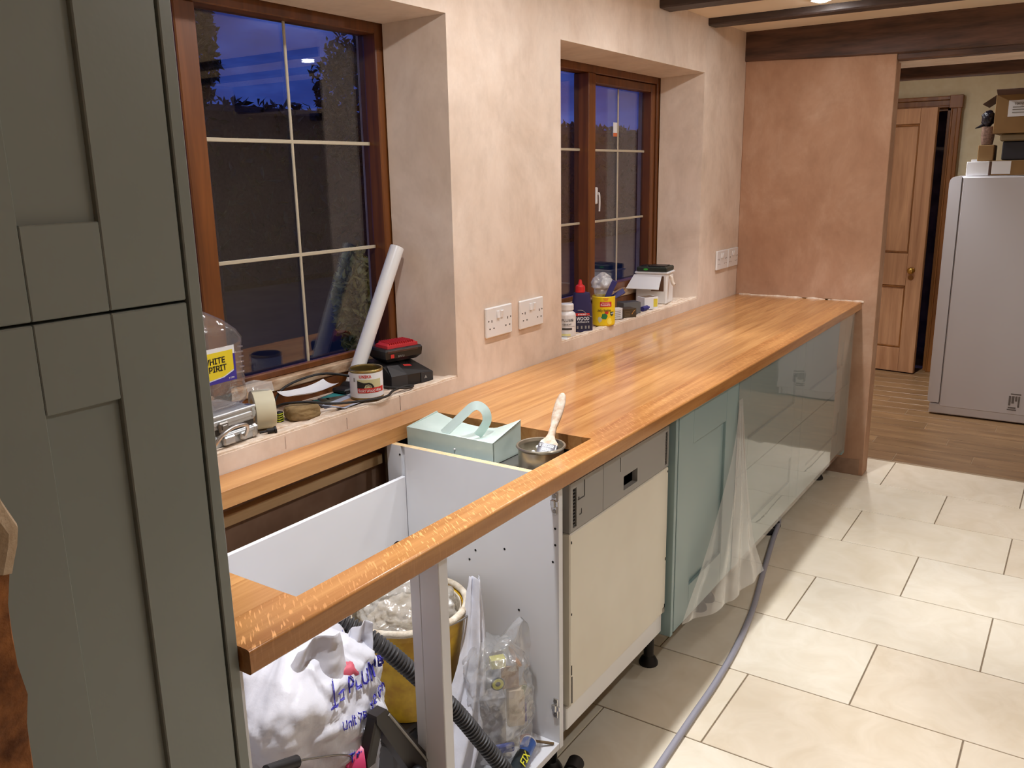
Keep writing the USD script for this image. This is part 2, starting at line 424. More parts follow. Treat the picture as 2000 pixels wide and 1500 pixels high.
# ragged bead of plaster along the top of the worktop end
part(p, 'ragged_edge', rough_strip(.02, .66, 0, .006, -.004, .007, 41, 50, .008).apply_transform(
    np.array([[0, -1, 0, L + .0], [-1, 0, 0, 0], [0, 0, 1, ZT], [0, 0, 0, 1.]])), 'plaster_chip', False)

struct('ceiling', [bx(-2.2, 4.62, -3.6, .05, CEIL, CEIL + .1, 0), bx(4.6, 7.3, -3.6, .05, 2.32, 2.4, 0)], 'ceiling')
struct('wall_opposite', bx(-2.2, 7.3, -3.6, -3.45, -.1, 2.4, 0), 'opposite')
struct('wall_behind', bx(-2.35, -2.2, -3.6, .3, -.1, 2.4, 0), 'opposite')
struct('wall_far', from_mf(box_mf(7.03, 7.2, -3.6, .3, -.1, 2.4) - box_mf(7.0, 7.3, -.60, .22, -.2, 1.985)), 'cream_wall')
struct('wall_beyond', [bx(8.0, 8.1, -2, 1.5, -.1, 2.4, 0), bx(7.21, 8.0, -2.0, 1.5, 2.3, 2.4, 0), bx(7.21, 8, -2, 1.5, -.1, -.002, 0), bx(7.21, 8, -2.05, -2.0, -.1, 2.4, 0), bx(7.21, 8, 1.5, 1.55, -.1, 2.4, 0)], 'plaster_bare')
struct('lintel', bx(4.31, 4.60, -3.45, -.0, 2.04, CEIL + .09, .004), 'plaster')

# beams
def rough_beam(x0, x1, y0, y1, zb, zt, seed, sag=None):
    n = 40
    ys = np.linspace(y0, y1, n)
    V, F = [], []
    for i, y in enumerate(ys):
        d = lambda a: .006 * (fbm([[a, y * 3, seed * 3.1]], 3, seed)[0] - .5)
        b = zb(y) if callable(zb) else zb
        V += [(x0 + d(1), y, b + .006 + d(2)), (x0 + .006 + d(1), y, b + d(2)), (x1 - .006 + d(3), y, b + d(4)), (x1 + d(3), y, b + .006 + d(4)), (x1 + d(3), y, zt), (x0 + d(1) * 2, y, zt)]
    for i in range(n - 1):
        for j in range(6):
            a, b = i * 6 + j, i * 6 + (j + 1) % 6
            F += [[a, b, b + 6], [a, b + 6, a + 6]]
    for o in (0, (n - 1) * 6):
        for j in range(1, 5):
            F.append([o, o + j, o + j + 1])
    m = trimesh.Trimesh(np.array(V), F, process=False); trimesh.repair.fix_normals(m)
    return m
for x0, x1, lab in ((3.20, 3.31, 'slim dark ceiling joist nearest the camera, running into the window wall'),
                    (3.735, 3.83, 'slim dark ceiling joist between the round downlight and the deep end beam')):
    solo('ceiling_joist', rough_beam(x0, x1, .02, -3.45, 2.204, CEIL + .03, int(x0 * 10)), 'joist', lab, 'beam')
t = thing('main_beam', 'deep dark brown timber beam carried across the top of the end partition and doorway', 'beam')
part(t, 'timber', rough_beam(4.244, 4.33, .01, -3.45, lambda y: 2.095 - .024 * min(1, -y / .72) - .004 * max(0, -y - .72), CEIL + .03, 5), 'beam')
part(t, 'lower_board', rough_beam(4.262, 4.315, -.722, -3.45, 2.043, 2.12, 6), 'beam')
solo('hall_joist', rough_beam(5.0, 5.1, .02, -3.45, 2.022, 2.34, 8), 'beam', 'dark joist seen through the doorway under the hall ceiling', 'beam')

# tiled floor: every tile its own piece
fl = struct_x('floor')
part(fl, 'grout_bed', bx(-2.2, 4.575, -3.5, .1, -.08, -.0035, 0), 'grout')
tile_m = []
for k, (a, b) in enumerate(((C(226, 212, 186), C(236, 224, 202)), (C(222, 206, 180), C(233, 219, 196)), (C(229, 217, 194), C(238, 228, 208)))):
    tile_m.append(mat('cream_tile_%d' % k, a, .34, col2=b, scale=5 + k, detail=7, distort=1.2, bump=.0003, bump_scale=14))
X0, DX, DY, G = 3.3753 + 3 * .40034, .40034, .6132, .0022
for i in range(14):
    x1, x0 = X0 - i * DX, X0 - (i + 1) * DX
    y = (-.825 if i % 2 == 0 else -1.132) + 2 * DY
    while y > -3.1:
        if y - DY < .05:
            part(fl, 'tile', bx(x0 + G, x1 - G, y - DY + G, min(y - G, .0), -.03, 0, .0012), tile_m[random.randrange(3)], False)
        y -= DY
# hall floor of narrow wood-look planks beyond the threshold
hf = struct_x('floor_hall')
part(hf, 'grout_bed', bx(4.577, 7.1, -3.5, .1, -.08, -.0012, 0), mat('plank_joint', C(150, 126, 96), .8))
M['plank'] = wood_mat('wood_look_plank', C(112, 82, 54), C(156, 122, 84), 1, rough=.38, grain=14, long=2.0, vary=.1)
for i in range(17):
    x0 = 4.60 + i * .145
    y = .1 - (i * .37) % .9
    for y0 in (y + .9, y, y - .9, y - 1.8, y - 2.7):
        if y0 - .9 < .1 and y0 > -3.4:
            part(hf, 'plank', bx(x0 + .0015, x0 + .1435, y0 - .9 + .0015, min(y0 - .0015, 0), -.03, 0, .001), 'plank', False)

# rough masonry end close to the camera on the left
def rough_pier():
    n, m = 90, 40
    V, F = [], []
    zs = np.linspace(0, CEIL, n)
    prof = [(-.7, -.94)] + [(-.7 + .719 * k / 22, -.94) for k in range(1, 23)] + [(.021 - .075 * k / 12, -.935 + .13 * k / 12) for k in range(13)] + [(-.7, -.80)]
    prof = np.array(prof)
    k = len(prof)
    for z in zs:
        q = np.concatenate([prof, np.full((k, 1), z)], 1)
        w = fbm(q * 9, 4, 3) - .5
        w2 = fbm(q * 34, 3, 8) - .5
        e = np.clip((prof[:, 0] + .1) / .14, 0, 1)
        q[:, 0] += e * (.016 * w + .008 * w2)
        q[:, 1] -= .03 * w + .014 * w2
        V.append(q)
    for i in range(n - 1):
        for j in range(k):
            a, b = i * k + j, i * k + (j + 1) % k
            F += [[a, b, b + k], [a, b + k, a + k]]
    return trimesh.Trimesh(np.vstack(V), F, process=False)
M['brick'] = mat('rough_brick', C(92, 52, 26), .9, col2=C(168, 108, 58), scale=26, span=(.35, .62), bump=.004, bump_scale=70)
M['old_plaster'] = mat('old_plaster', C(176, 150, 120), .9, col2=C(206, 184, 156), scale=30, bump=.002)
w = struct_x('wall_left')
part(w, 'broken_brickwork', rough_pier(), 'brick', True)
zs = np.linspace(1.285, CEIL, 100)
edge = []
for i, z in enumerate(zs):
    q = fbm([[0, 0, z * 16]], 3, 4)[0] - .5
    edge.append((.010 + .012 * q + .010 * max(0, 1 - abs(z - 1.312) / .03), -.942, z))
part(w, 'plaster_edge', sweep(np.array(edge), .007 + .010 * fbm(np.array(edge) * 30, 2, 6), 8), 'old_plaster')

# ------------------------------------------------------------------ windows
def window(n, dx):
    t = struct_x('window_%d' % n)
    X = lambda a: a + dx
    f = lambda nm, *a, m='frame', c=.003: part(t, nm, bx(X(a[0]), X(a[1]), *a[2:], c), m)
    f('jamb', 1.713, 1.76, .205, .275, .98, 1.99)
    f('jamb', .495, .55, .205, .275, .98, 1.99)
    f('head', .55, 1.713, .205, .275, 1.957, 1.995)
    f('mullion', 1.047, 1.106, .203, .275, 1.0, 1.957)
    f('bottom_rail', .52, 1.73, .203, .28, 1.003, 1.034, m='frame_pale')
    f('bead', .55, 1.713, .225, .243, 1.034, 1.053)
    f('sub_sill', .505, 1.75, .207, .26, .93, 1.003)
    panes = [(.552, 1.047), (1.106, 1.712)]
    if n == 2:      # the right light is a casement with its own stiles
        for nm, a in (('casement_stile', (1.107, 1.121, .212, .262, 1.036, 1.955)), ('casement_stile', (1.668, 1.711, .212, .262, 1.036, 1.955)),
                      ('casement_rail', (1.121, 1.668, .212, .262, 1.920, 1.955)), ('casement_rail', (1.121, 1.668, .212, .262, 1.036, 1.068))):
            f(nm, *a)
        panes[1] = (1.121, 1.668)
    for a, b in panes:
        z0, z1 = (1.05, 1.957) if (n, a) != (2, 1.121) else (1.07, 1.917)
        part(t, 'pane', bx(X(a), X(b), .250, .254, z0, z1, 0), 'glass', False)
        part(t, 'glazing_bar', bx(X((a + b) / 2 - .004), X((a + b) / 2 + .004), .2445, .2498, z0, z1, .0012), 'bar')
        for z in (1.352, 1.654):
            part(t, 'glazing_bar', bx(X(a), X(b), .2448, .2499, z - .005, z + .005, .0012), 'bar')
    return t
M['bar'] = flat('glazing_bar', (196, 184, 160), .35)
w1 = window(1, 0.0)
w2 = window(2, 1.932)
part(w2, 'handle', [bx(3.041, 3.052, .198, .212, 1.43, 1.50, .003), sweep(spline([(3.047, .199, 1.47), (3.047, .190, 1.474), (3.048, .188, 1.44), (3.05, .190, 1.40)]), .004, 8)], 'white_plastic')
part(w2, 'sticker', bx(3.285, 3.322, .2485, .2495, 1.715, 1.775, 0), 'white_paper', False, label='white sticker on the pane')
part(w2, 'sticker_band', bx(3.285, 3.322, .2480, .2485, 1.715, 1.73, 0), flat('orange_print', (214, 110, 60)), False)

# ------------------------------------------------------------------ hall: door, casing
cs = struct_x('trim_3')
for nm, a in (('casing', (-.665, -.60, -.02, 2.055)), ('casing', (.22, .30, -.02, 2.055))):
    part(cs, nm, [bx(6.985, 7.03, a[0], a[1], 0, a[3], .004), bx(6.972, 6.99, a[0] - .008, a[0] + .022, 0, a[3] + .005, .005), bx(6.978, 6.99, a[1] - .014, a[1], 0, a[3] - .04, .004)], 'pine_case')
part(cs, 'head_casing', [bx(6.985, 7.03, -.665, .30, 1.985, 2.055, .004), bx(6.972, 6.99, -.673, .31, 2.032, 2.062, .005), bx(6.978, 6.99, -.60, .22, 1.98, 1.996, .004)], 'pine_case')
part(cs, 'corner_block', bx(6.968, 7.03, -.678, -.590, 1.975, 2.066, .003), 'pine_case')
part(cs, 'lining', [bx(7.025, 7.15, -.60, -.575, 0, 1.985, .002), bx(7.025, 7.15, -.6, .22, 1.96, 1.985, .002)], 'pine_case')
dr = UsdGeom.Xform.Define(stage, _path('/World', 'door_1'))
dr.AddTranslateOp().Set(Gf.Vec3d(6.995, .23, 0)); dr.AddRotateZOp().Set(-8.5)
d = tag(dr.GetPrim(), kind='structure')
# local: x thickness (front towards -x), y from 0 to -.78
fx0, fx1 = -.04, 0.0
for nm, a in (('stile', (-.78, -.665, .008, 1.98)), ('stile', (-.115, 0, .008, 1.98)), ('muntin', (-.445, -.345, .19, 1.88)), ('top_rail', (-.665, -.115, 1.87, 1.98)),
              ('lock_rail', (-.665, -.115, .68, .925)), ('bottom_rail', (-.665, -.115, .008, .195))):
    part(d, nm, bx(fx0, fx1, a[0] + .0006, a[1] - .0006, a[2] + .0006, a[3] - .0006, .0015), 'pine')
for y0, y1 in ((-.665, -.445), (-.345, -.115)):
    for z0, z1 in ((.925, 1.87), (.195, .68)):
        part(d, 'panel', bx(-.026, -.012, y0 - .002, y1 + .002, z0 - .002, z1 + .002, .001), 'pine')
        part(d, 'panel_moulding', [bx(-.037, -.024, y0, y1, z0, z0 + .016, .005), bx(-.037, -.024, y0, y1, z1 - .016, z1, .005), bx(-.037, -.024, y0, y0 + .012, z0, z1, .005), bx(-.037, -.024, y1 - .012, y1, z0, z1, .005)], 'pine_case')
k = lathe([(0, .052), (.014, .05), (.023, .044), (.026, .035), (.022, .026), (.012, .02), (.009, .008), (.02, .006), (.022, 0), (0, 0)][::-1], 24)
part(d, 'knob', mv(rot(k, -90, (0, 1, 0)), -.04, -.705, .80), 'brass', True)
part(d, 'escutcheon', mv(rot(lathe([(0, 0), (.019, 0), (.019, .003), (0, .004)], 20), -90, (0, 1, 0)), -.04, -.70, .745), mat('old_brass', C(140, 100, 56), .4, metal=.8))

# ------------------------------------------------------------------ cabinets
def shaker(parent, name, x0, x1, z0, z1, yf, m, fw=.103, th=.02, rw=None, label=None):
    """a framed front: the recessed panel is the part, its stiles and rails are sub-parts"""
    rw = rw or fw
    e = .0005
    d = part(parent, name, bx(x0 + fw - .006, x1 - fw + .006, yf + .009, yf + th - .002, z0 + rw - .006, z1 - rw + .006, .0005), m, label=label)
    for a, b in ((x0, x0 + fw), (x1 - fw, x1)):
        part(d, 'stile', bx(a, b, yf, yf + th, z0, z1, .0016), m)
    for a, b in ((z0, z0 + rw), (z1 - rw, z1)):
        part(d, 'rail', bx(x0 + fw + e, x1 - fw - e, yf + .0003, yf + th, a, b, .0012), m)
    return d

def legs(t, spots, z=.165):
    for x, y in spots:
        part(t, 'leg', lathe([(0, 0), (.031, 0), (.031, .008), (.024, .022), (.0165, .03), (.0165, .115), (.02, .118), (.028, z - .012), (.03, z), (0, z)], 20, x, y), 'black')

t = thing('tall_cabinet', 'tall sage green cabinet with two framed doors, one above the other, at the left edge', 'cabinet')
part(t, 'carcass', bx(.118, .4185, -.604, -.004, .10, 2.16, .002), 'mint')
part(t, 'end_panel', bx(.4195, .4375, -.629, -.003, 0, 2.17, .0015), 'mint')
shaker(t, 'door', .119, .4165, 1.4107, 2.14, -.627, 'mint')
shaker(t, 'door', .119, .4165, .12, 1.4072, -.627, 'mint')

# worktop of full-length oak staves, cut out for a sink
t = thing('oak_worktop', 'long oiled oak worktop of full-length staves with a square sink cut-out', 'worktop')
WX0, CX0, CX1, CY0, CY1 = .4395, .587, 1.564, -.585, -.094
e = .00025
for i in range(7):
    y1, y0 = -i * .093, -(i + 1) * .093
    if i == 0:
        part(t, 'stave', bx(WX0, L - .001, y0 - .0005 + e, y1 - .002, .87, ZT, .0004), 'oak')
    elif i < 6:
        part(t, 'stave', bx(WX0, CX0, y0 + e, y1 - e - (.0005 if i == 1 else 0), .87, ZT, .0004), 'oak')
        part(t, 'stave', bx(CX1, L - .001, y0 + e, y1 - e - (.0005 if i == 1 else 0), .87, ZT, .0004), 'oak')
    else:
        yb, r = y1 - e, .006
        pr = [(yb, .87), (yb, ZT)] + [(-D + r - r * math.sin(a), ZT - r + r * math.cos(a)) for a in np.linspace(0, math.pi / 2, 6)] + [(-D + .003, .87 + .0), ]
        pr = [(yb, .87), (yb, ZT)] + [(-D + r - r * math.sin(a), ZT - r + r * math.cos(a)) for a in np.linspace(0, math.pi / 2, 6)] + [(-D, .873), (-D + .003, .87)]
        m = to_mf(prism(pr[::-1], WX0, L - .001, 'x')) - box_mf(CX0, CX1, CY0, 0, .8, 1.0)
        part(t, 'stave', from_mf(m), 'oak_fleck')

# batten on the wall behind the sink unit
t = solo('wall_batten', bx(.45, 1.40, -.026, -.001, .795, .822, .001), 'batten', 'pale wooden batten fixed to the bare wall under the back of the worktop', 'batten')
struct('bare_wall_patch', bx(.44, 4.25, -.0016, .0, .0, .868, 0), 'plaster_bare')

# sink unit
t = thing('sink_unit', 'open white doorless sink cabinet under the cut-out, with a central post', 'cabinet')
part(t, 'base_panel', bx(.4585, 1.3665, -.606, -.02, .146, .164, .0008), 'melamine')
side = [(-.606, .164 - .018), (-.606, .8695), (-.075, .8695), (-.075, .146)]
sp = to_mf(prism(side, 1.367, 1.385, 'x')) - box_mf(1.36, 1.3745, -.1366, -.1234, .60, .9)
sp = part(t, 'side_panel', from_mf(sp), 'melamine', False)
part(sp, 'raw_top_edge', bx(1.3672, 1.3848, -.6058, -.0752, .8692, .8699, .0002), 'chipboard')
part(sp, 'edging', bx(1.367, 1.385, -.6068, -.6058, .146, .8695, .0003), 'melamine')
part(t, 'side_panel', bx(.4405, .4585, -.606, -.075, .146, .8695, .0008), 'melamine')
part(t, 'back_panel', bx(.4585, 1.3665, -.136, -.124, .1645, .787, .0008), 'melamine')
po = part(t, 'post', bx(.8945, .9225, -.626, -.578, .164, .868, .0015), 'melamine')
part(po, 'post_return', bx(.8955, .9125, -.5775, -.552, .164, .868, .0015), 'melamine')
for z in (.806, .262):
    h = part(t, 'hinge_plate', [bx(1.3625, 1.367, -.612 + .004, -.585, z - .007, z + .007, .002), bx(1.3630, 1.367, -.603, -.591, z - .027, z + .027, .003), bx(1.3585, 1.3645, -.600, -.5885, z - .010, z + .010, .002)], 'chrome')
    part(h, 'screw', [mv(rot(lathe([(0, 0), (.0055, 0), (.0055, .001), (.003, .0018), (0, .0015)], 12), -90, (0, 1, 0)), 1.363, -.597, z + s * .019) for s in (-1, 1)], 'steel')
part(t, 'shelf_pin_holes', [cyl((1.3664, y, z), (1.3669, y, z), .003, 10) for y, z in ((-.597, .742), (-.597, .70), (-.59, .655), (-.45, .655), (-.34, .60), (-.36, .63), (-.12, .845), (-.49, .50))], 'void')
part(t, 'clip', sweep(spline([(.592, -.578, .872), (.592, -.574, .884), (.602, -.572, .887), (.609, -.574, .879)]), .0022, 8), 'black')
part(t, 'pipe_hole', mv(rot(lathe([(0, 0), (.02, 0), (.02, .001), (0, .001)], 20), 90, (1, 0, 0)), 1.318, -.136, .60), 'void')
legs(t, ((.50, -.55), (1.33, -.55), (.50, -.12), (1.33, -.12)), .146)

# dishwasher
t = thing('dishwasher', 'built-in dishwasher with bare cream front and grey control panel', 'dishwasher')
part(t, 'body', bx(1.402, 1.985, -.592, -.03, .16, .848, .003), 'steel')
part(t, 'door_panel', bx(1.404, 1.983, -.616, -.593, .247, .716, .003), 'cream_steel')
cp = to_mf(bx(1.404, 1.983, -.616, -.593, .717, .846, .003)) - box_mf(1.688, 1.772, -.63, -.6005, .737, .776) - box_mf(1.418, 1.436, -.63, -.603, .728, .828) - box_mf(1.956, 1.970, -.63, -.603, .728, .828)
c = part(t, 'control_panel', from_mf(cp), 'grey_plastic', False)
part(c, 'vent_slots', [bx(x0, x1, -.6135, -.605, z, z + .0035, .0003) for x0, x1 in ((1.4185, 1.4355), (1.9565, 1.9695)) for z in np.arange(.731, .825, .0085)], 'dark_plastic')
part(c, 'recess_back', [bx(1.6885, 1.7715, -.6005, -.5998, .7375, .7755, 0), bx(1.4185, 1.4355, -.603, -.602, .7285, .8275, 0), bx(1.9565, 1.9695, -.603, -.602, .7285, .8275, 0)], 'dark_plastic')
part(c, 'moulded_clip', [bx(1.445, 1.4475, -.6172, -.6155, .795, .8, .0003), bx(1.442, 1.475, -.6172, -.6155, .792, .7945, .0003), bx(1.4735, 1.476, -.6172, -.6155, .7945, .835, .0003), bx(1.45, 1.46, -.6172, -.6155, .752, .7545, .0003), bx(1.4585, 1.4605, -.6172, -.6155, .754, .766, .0003),
                         bx(1.668, 1.6695, -.6168, -.6155, .795, .835, .0002), bx(1.572, 1.5727, -.6164, -.6155, .72, .845, .0001)], 'dark_plastic')
part(t, 'top_gap', bx(1.404, 1.983, -.592, -.57, .846, .866, .001), 'void')
part(t, 'plinth_panel', bx(1.404, 1.983, -.606, -.58, .176, .241, .003), 'white_plastic')
part(t, 'edge_slots', [bx(x, x + .004, -.6168, -.6155, z0, z1, .0015) for x, z0, z1 in ((1.409, .69, .697), (1.409, .50, .506), (1.409, .335, .362), (1.4105, .255, .33), (1.974, .70, .706), (1.974, .42, .43), (1.976, .26, .275))], 'void')
part(t, 'corner_clip', bx(1.966, 1.976, -.6185, -.6155, .250, .266, .002), 'steel')
legs(t, ((1.45, -.53), (1.95, -.40), (1.45, -.12), (1.95, -.12)), .16)

# door unit
t = thing('door_unit', 'sage green base cabinet with one framed door beside the dishwasher', 'cabinet')
part(t, 'carcass', bx(2.012, 2.524, -.611, -.03, .165, .869, .002), 'melamine')
part(t, 'end_panel', bx(1.994, 2.0115, -.632, -.03, .158, .8695, .0015), 'mint_far')
shaker(t, 'door', 2.0155, 2.5225, .165, .862, -.633, 'mint_far', .112)
legs(t, ((2.062, -.53), (2.49, -.53), (2.062, -.1), (2.49, -.1)))

# drawer units
for x0, x1, lab in ((2.526, 3.336, 'wide sage green unit of two deep drawers beside the single-door cabinet, wrapped in film'),
                    (3.338, 4.148, 'wide sage green unit of two deep drawers against the end partition, wrapped in film')):
    t = thing('drawer_unit', lab, 'drawers', group=None)
    part(t, 'carcass', bx(x0, x1, -.611, -.03, .165, .869, .002), 'melamine')
    shaker(t, 'drawer', x0 + .0015, x1 - .0015, .509, .862, -.633, 'mint_far', .115)
    shaker(t, 'drawer', x0 + .0015, x1 - .0015, .165, .5055, -.633, 'mint_far', .115)
    legs(t, ((x0 + .045, -.53), (x1 - .045, -.53), (x0 + .045, -.1), (x1 - .045, -.1)))
solo('filler_panel', bx(4.150, 4.205, -.633, -.05, .13, .869, .0015), 'mint_far', 'narrow sage green filler strip between the last drawers and the partition', 'panel')

# protective film over the drawers, hanging loose at its left end
t = thing('protective_film', 'clear glossy protective film over the drawer fronts, loose and hanging at its left end', 'plastic film')
xs, zs = np.linspace(2.515, 4.20, 60), np.linspace(.155, .866, 30)
P = np.zeros((30, 60, 3))
for i, z in enumerate(zs):
    for j, x in enumerate(xs):
        P[i, j] = (x, -.6370 - .0018 * max(0, fbm([[x * 4, 0, z * 4]], 2, 3)[0] - .45), z)
part(t, 'flat_film', sheet(P, .0003), 'film', True)
# loose corner: pinned at the top, fanning out over the door below
nt, ns = 44, 56
P = np.zeros((nt, ns, 3))
top = np.array([2.512, -.640, .80])
for i in range(nt):
    q = i / (nt - 1)
    for j in range(ns):
        s = j / (ns - 1)
        lx, ly, lz = 2.005, -.647, .205            # left bottom corner
        rx, ry, rz = 2.555, -.700, .165                       # right bottom corner
        bl, br = np.array([lx, ly, lz]), np.array([rx, ry, rz])
        b = bl * (1 - s) + br * s
        b[2] -= .016 * math.sin(math.pi * s)
        b[1] -= .035 * math.sin(math.pi * s)
        a = top + np.array([.03 * s, -.002 * s, 0])
        w = q ** (1.0 + .75 * (1 - s))
        v = a * (1 - q) + b * q
        v[0] = a[0] + (b[0] - a[0]) * w
        fold = .006 * math.sin(7 * s * math.pi * (.6 + .4 * s)) * min(1, 1.6 * q) + .024 * (fbm([[s * 6, q * 2.2, 1]], 3, 9)[0] - .5) * q
        v[1] = min(a[1] + (b[1] - a[1]) * q ** 1.2 + fold * (.35 + .65 * q) - .012 * q, -.640)
        if s > .7 and q > .8:
            v[1] -= .05 * (s - .7) * (q - .8) * 12 * .5
            v[0] += .05 * (s - .7) * (q - .8) * 10
        P[i, j] = v
part(t, 'loose_corner', sheet(P, .0004), 'film_loose', True)

# ------------------------------------------------------------------ lights
def downlight(x, y, label, zc=CEIL, k=1.0, cone=27.0, spill=1.0):
    t = thing('downlight', label, 'ceiling light', (x, y, zc))
    part(t, 'bezel', lathe([(.034, -.0005), (.046, -.0005), (.046, -.003), (.043, -.006), (.036, -.005), (.034, -.001)][::-1], 32), 'white_plastic', True)
    part(t, 'lamp', lathe([(0, -.0150), (.012, -.0142), (.022, -.0118), (.030, -.0075), (.0345, -.0015), (.0345, -.0005), (0, -.0005)], 28), M['lamp_on'], True)
    l = UsdLux.SphereLight.Define(stage, str(t.GetPath()) + '/beam')
    l.AddTranslateOp().Set(Gf.Vec3d(0, 0, -.048))
    l.CreateRadiusAttr(.03); l.CreateIntensityAttr(k * BEAM); l.CreateColorAttr(Gf.Vec3f(*LAMP_COL))
    s = UsdLux.ShapingAPI.Apply(l.GetPrim()); s.CreateShapingConeAngleAttr(cone); s.CreateShapingConeSoftnessAttr(.65)
    l = UsdLux.DiskLight.Define(stage, str(t.GetPath()) + '/spill')
    l.AddTranslateOp().Set(Gf.Vec3d(0, 0, -.0165))
    l.CreateRadiusAttr(.033); l.CreateIntensityAttr(k * spill * SPILL); l.CreateColorAttr(Gf.Vec3f(*LAMP_COL))
    return t
M['lamp_on'] = mat('lit_lamp', (1, .95, .9), .5, emit=((1, .97, .94), 130.0))
downlight(3.60, -.535, 'bright round downlight between the two slim ceiling joists', k=.8, cone=36, spill=.45)
for x, k, lab in ((2.73, .8, 'round downlight above the worktop between the two windows, out of frame'), (1.87, 1.25, 'round downlight above the worktop by the double sockets, out of frame'), (1.0, 1.5, 'round downlight above the sink cut-out, out of frame')):
    downlight(x, -.52, lab, k=k)
for x, k, lab in ((3.5, 1.0, 'round downlight over the floor by the doorway, out of frame'), (2.5, 1.0, 'round downlight over the floor opposite the drawers, out of frame'), (1.5, 1.05, 'round downlight over the floor opposite the dishwasher, out of frame'), (.4, .6, 'round downlight over the floor before the tall cabinet, out of frame')):
    downlight(x, -1.85, lab, k=k, spill=1.0 if x > 1 else .25)
downlight(5.62, -.40, 'round downlight in the hall ceiling, out of the frame', zc=2.32, k=2.1, cone=42)

# ------------------------------------------------------------------ sockets
t = thing('double_socket', 'white double wall socket on the plaster, left one of the pair nearest the camera', 'socket', (2.0005, 0, 1.0995), group=None)
part(t, 'plate', bx(-.073, .073, -.0105, 0, -.0485, .0485, .004), 'white_plastic')
for s in (-1, 1):
    r = rot(bx(-.0065, .0065, -.0145, -.009, -.0125, .0125, .0018), 7 * s if s > 0 else -7, (1, 0, 0), (0, -.0105, 0))
    part(t, 'rocker', mv(r, s * .0105, 0, .022), 'white_plastic')
    part(t, 'pin_holes', [bx(s * .045 - .002, s * .045 + .002, -.0109, -.0103, .0005, .0085, .0002)] +
         [bx(s * .045 + u - .0032, s * .045 + u + .0032, -.0109, -.0103, -.0215, -.0175, .0002) for u in (-.011, .011)] + [cyl((s * .062, -.0104, .006), (s * .062, -.0109, .006), .0027, 10)], 'dark_plastic')
copy_of(t, (2.196, 0, 1.098), label='white double wall socket on the plaster, right one of the pair nearest the camera')
copy_of(t, (4.008, 0, 1.116), label='white double wall socket beyond the far window, left one of the two in the corner')
copy_of(t, (4.168, 0, 1.116), label='white double wall socket right in the corner by the end partition')

# ------------------------------------------------------------------ first sill
S = SILL
# aluminium case
t = thing('aluminium_case', 'small aluminium tool case with curved chrome handle at the left of the near sill', 'case', (.957, .032, S + .003), rz=4)
part(t, 'lower_shell', bx(-.105, .088, .004, .13, 0, .030, .004), 'alu')
part(t, 'lid', bx(-.105, .085, .003, .131, .044, .078, .004), 'alu')
part(t, 'dark_middle', bx(-.103, .083, .008, .128, .028, .046, .001), 'dark_plastic')
part(t, 'edge_rail', [bx(-.106, .086, .0005, .008, .054, .066, .002), bx(-.106, .089, .001, .008, .018, .028, .002), bx(-.106, .086, -.001, .01, .072, .0795, .003)], 'alu')
part(t, 'corner_cap', [bx(.068, .0875, .0, .03, .046, .0795, .006), bx(.070, .0905, .0, .03, -.001, .032, .006)], 'chrome')
part(t, 'latch', [bx(-.032, -.004, -.006, .004, .038, .062, .003), bx(-.026, -.010, -.009, -.004, .044, .056, .002)], 'steel')
part(t, 'handle', sweep(spline([(-.058, -.002, .012), (-.058, -.014, .018), (-.045, -.026, .040), (-.015, -.030, .052), (.018, -.028, .050), (.034, -.022, .040), (.038, -.012, .022), (.038, -.001, .016)], 6), .0046, 10), 'chrome', True)
part(t, 'handle_mount', bx(-.068, -.048, -.006, .004, .002, .022, .003), 'chrome')
part(t, 'handle_mount', bx(.028, .048, -.006, .004, .006, .024, .003), 'chrome')
part(t, 'lock_plate', bx(-.022, .012, -.007, .004, .004, .026, .004), 'chrome')

# clear plastic bottle standing on the case
t = thing('spirit_bottle', 'large clear ribbed plastic bottle with a yellow label, standing on the aluminium case', 'bottle', (.972, .098, S + .083), rz=3)
prof = [(.0, .002), (.85, .0), (.97, .008), (1.0, .02), (.975, .032), (1.0, .042), (.972, .052), (1.0, .062), (.955, .075), (.955, .135), (.99, .145), (1.0, .158), (.93, .180), (.72, .205), (.42, .225), (.22, .233), (.22, .245)]
def lean(m):
    m.vertices[:, 0] -= .036 * np.clip((m.vertices[:, 2] - .165) / .06, 0, 1)
    return m
part(t, 'shell', lean(lathe([(r, h) for r, h in prof], 44, sx=.082, sy=.044, power=3.2)), 'clear_bottle', True)
part(t, 'cap', lean(lathe([(0, .236), (.021, .236), (.021, .258), (.018, .261), (0, .261)], 24)), 'white_plastic')
part(t, 'grip_ridges', [sweep([(.035 + .016 * (k % 2), -.0405, .08 + k * .012), (.066, -.037, .078 + k * .012)], .0022, 6) for k in range(6)], 'clear_bottle', True)
front = lambda m, gap=.0: lay(m, (0, -.0432, 0), (1, 0, 0), (0, 0, 1), gap)
part(t, 'label', front(poly_patch([(-.055, .066), (.036, .066), (.036, .148), (-.055, .148)])), 'white_paper', False)
part(t, 'yellow_panel', front(poly_patch([(-.055, .075), (.0, .080), (.030, .092), (.030, .138), (-.055, .138)]), .0005), flat('yellow_print', (238, 214, 40)), False)
part(t, 'blue_border', front(poly_patch([(-.055, .066), (.036, .066), (.036, .128), (.030, .128), (.030, .088), (0, .077), (-.055, .072)]), .0008), flat('blue_print', (62, 48, 150)), False)
tw, ts = text('WHITE', .0135, True), text('SPIRIT', .0135, True)
part(t, 'lettering', [front(mv(tw, .006 - tw.bounds[1][0], .112, 0), .001), front(mv(ts, .009 - ts.bounds[1][0], .094, 0), .001)], 'black', False)
part(t, 'small_print', front(mv(text('3 Litre', .004), .012, .071, 0), .0013), 'white_paper', False)

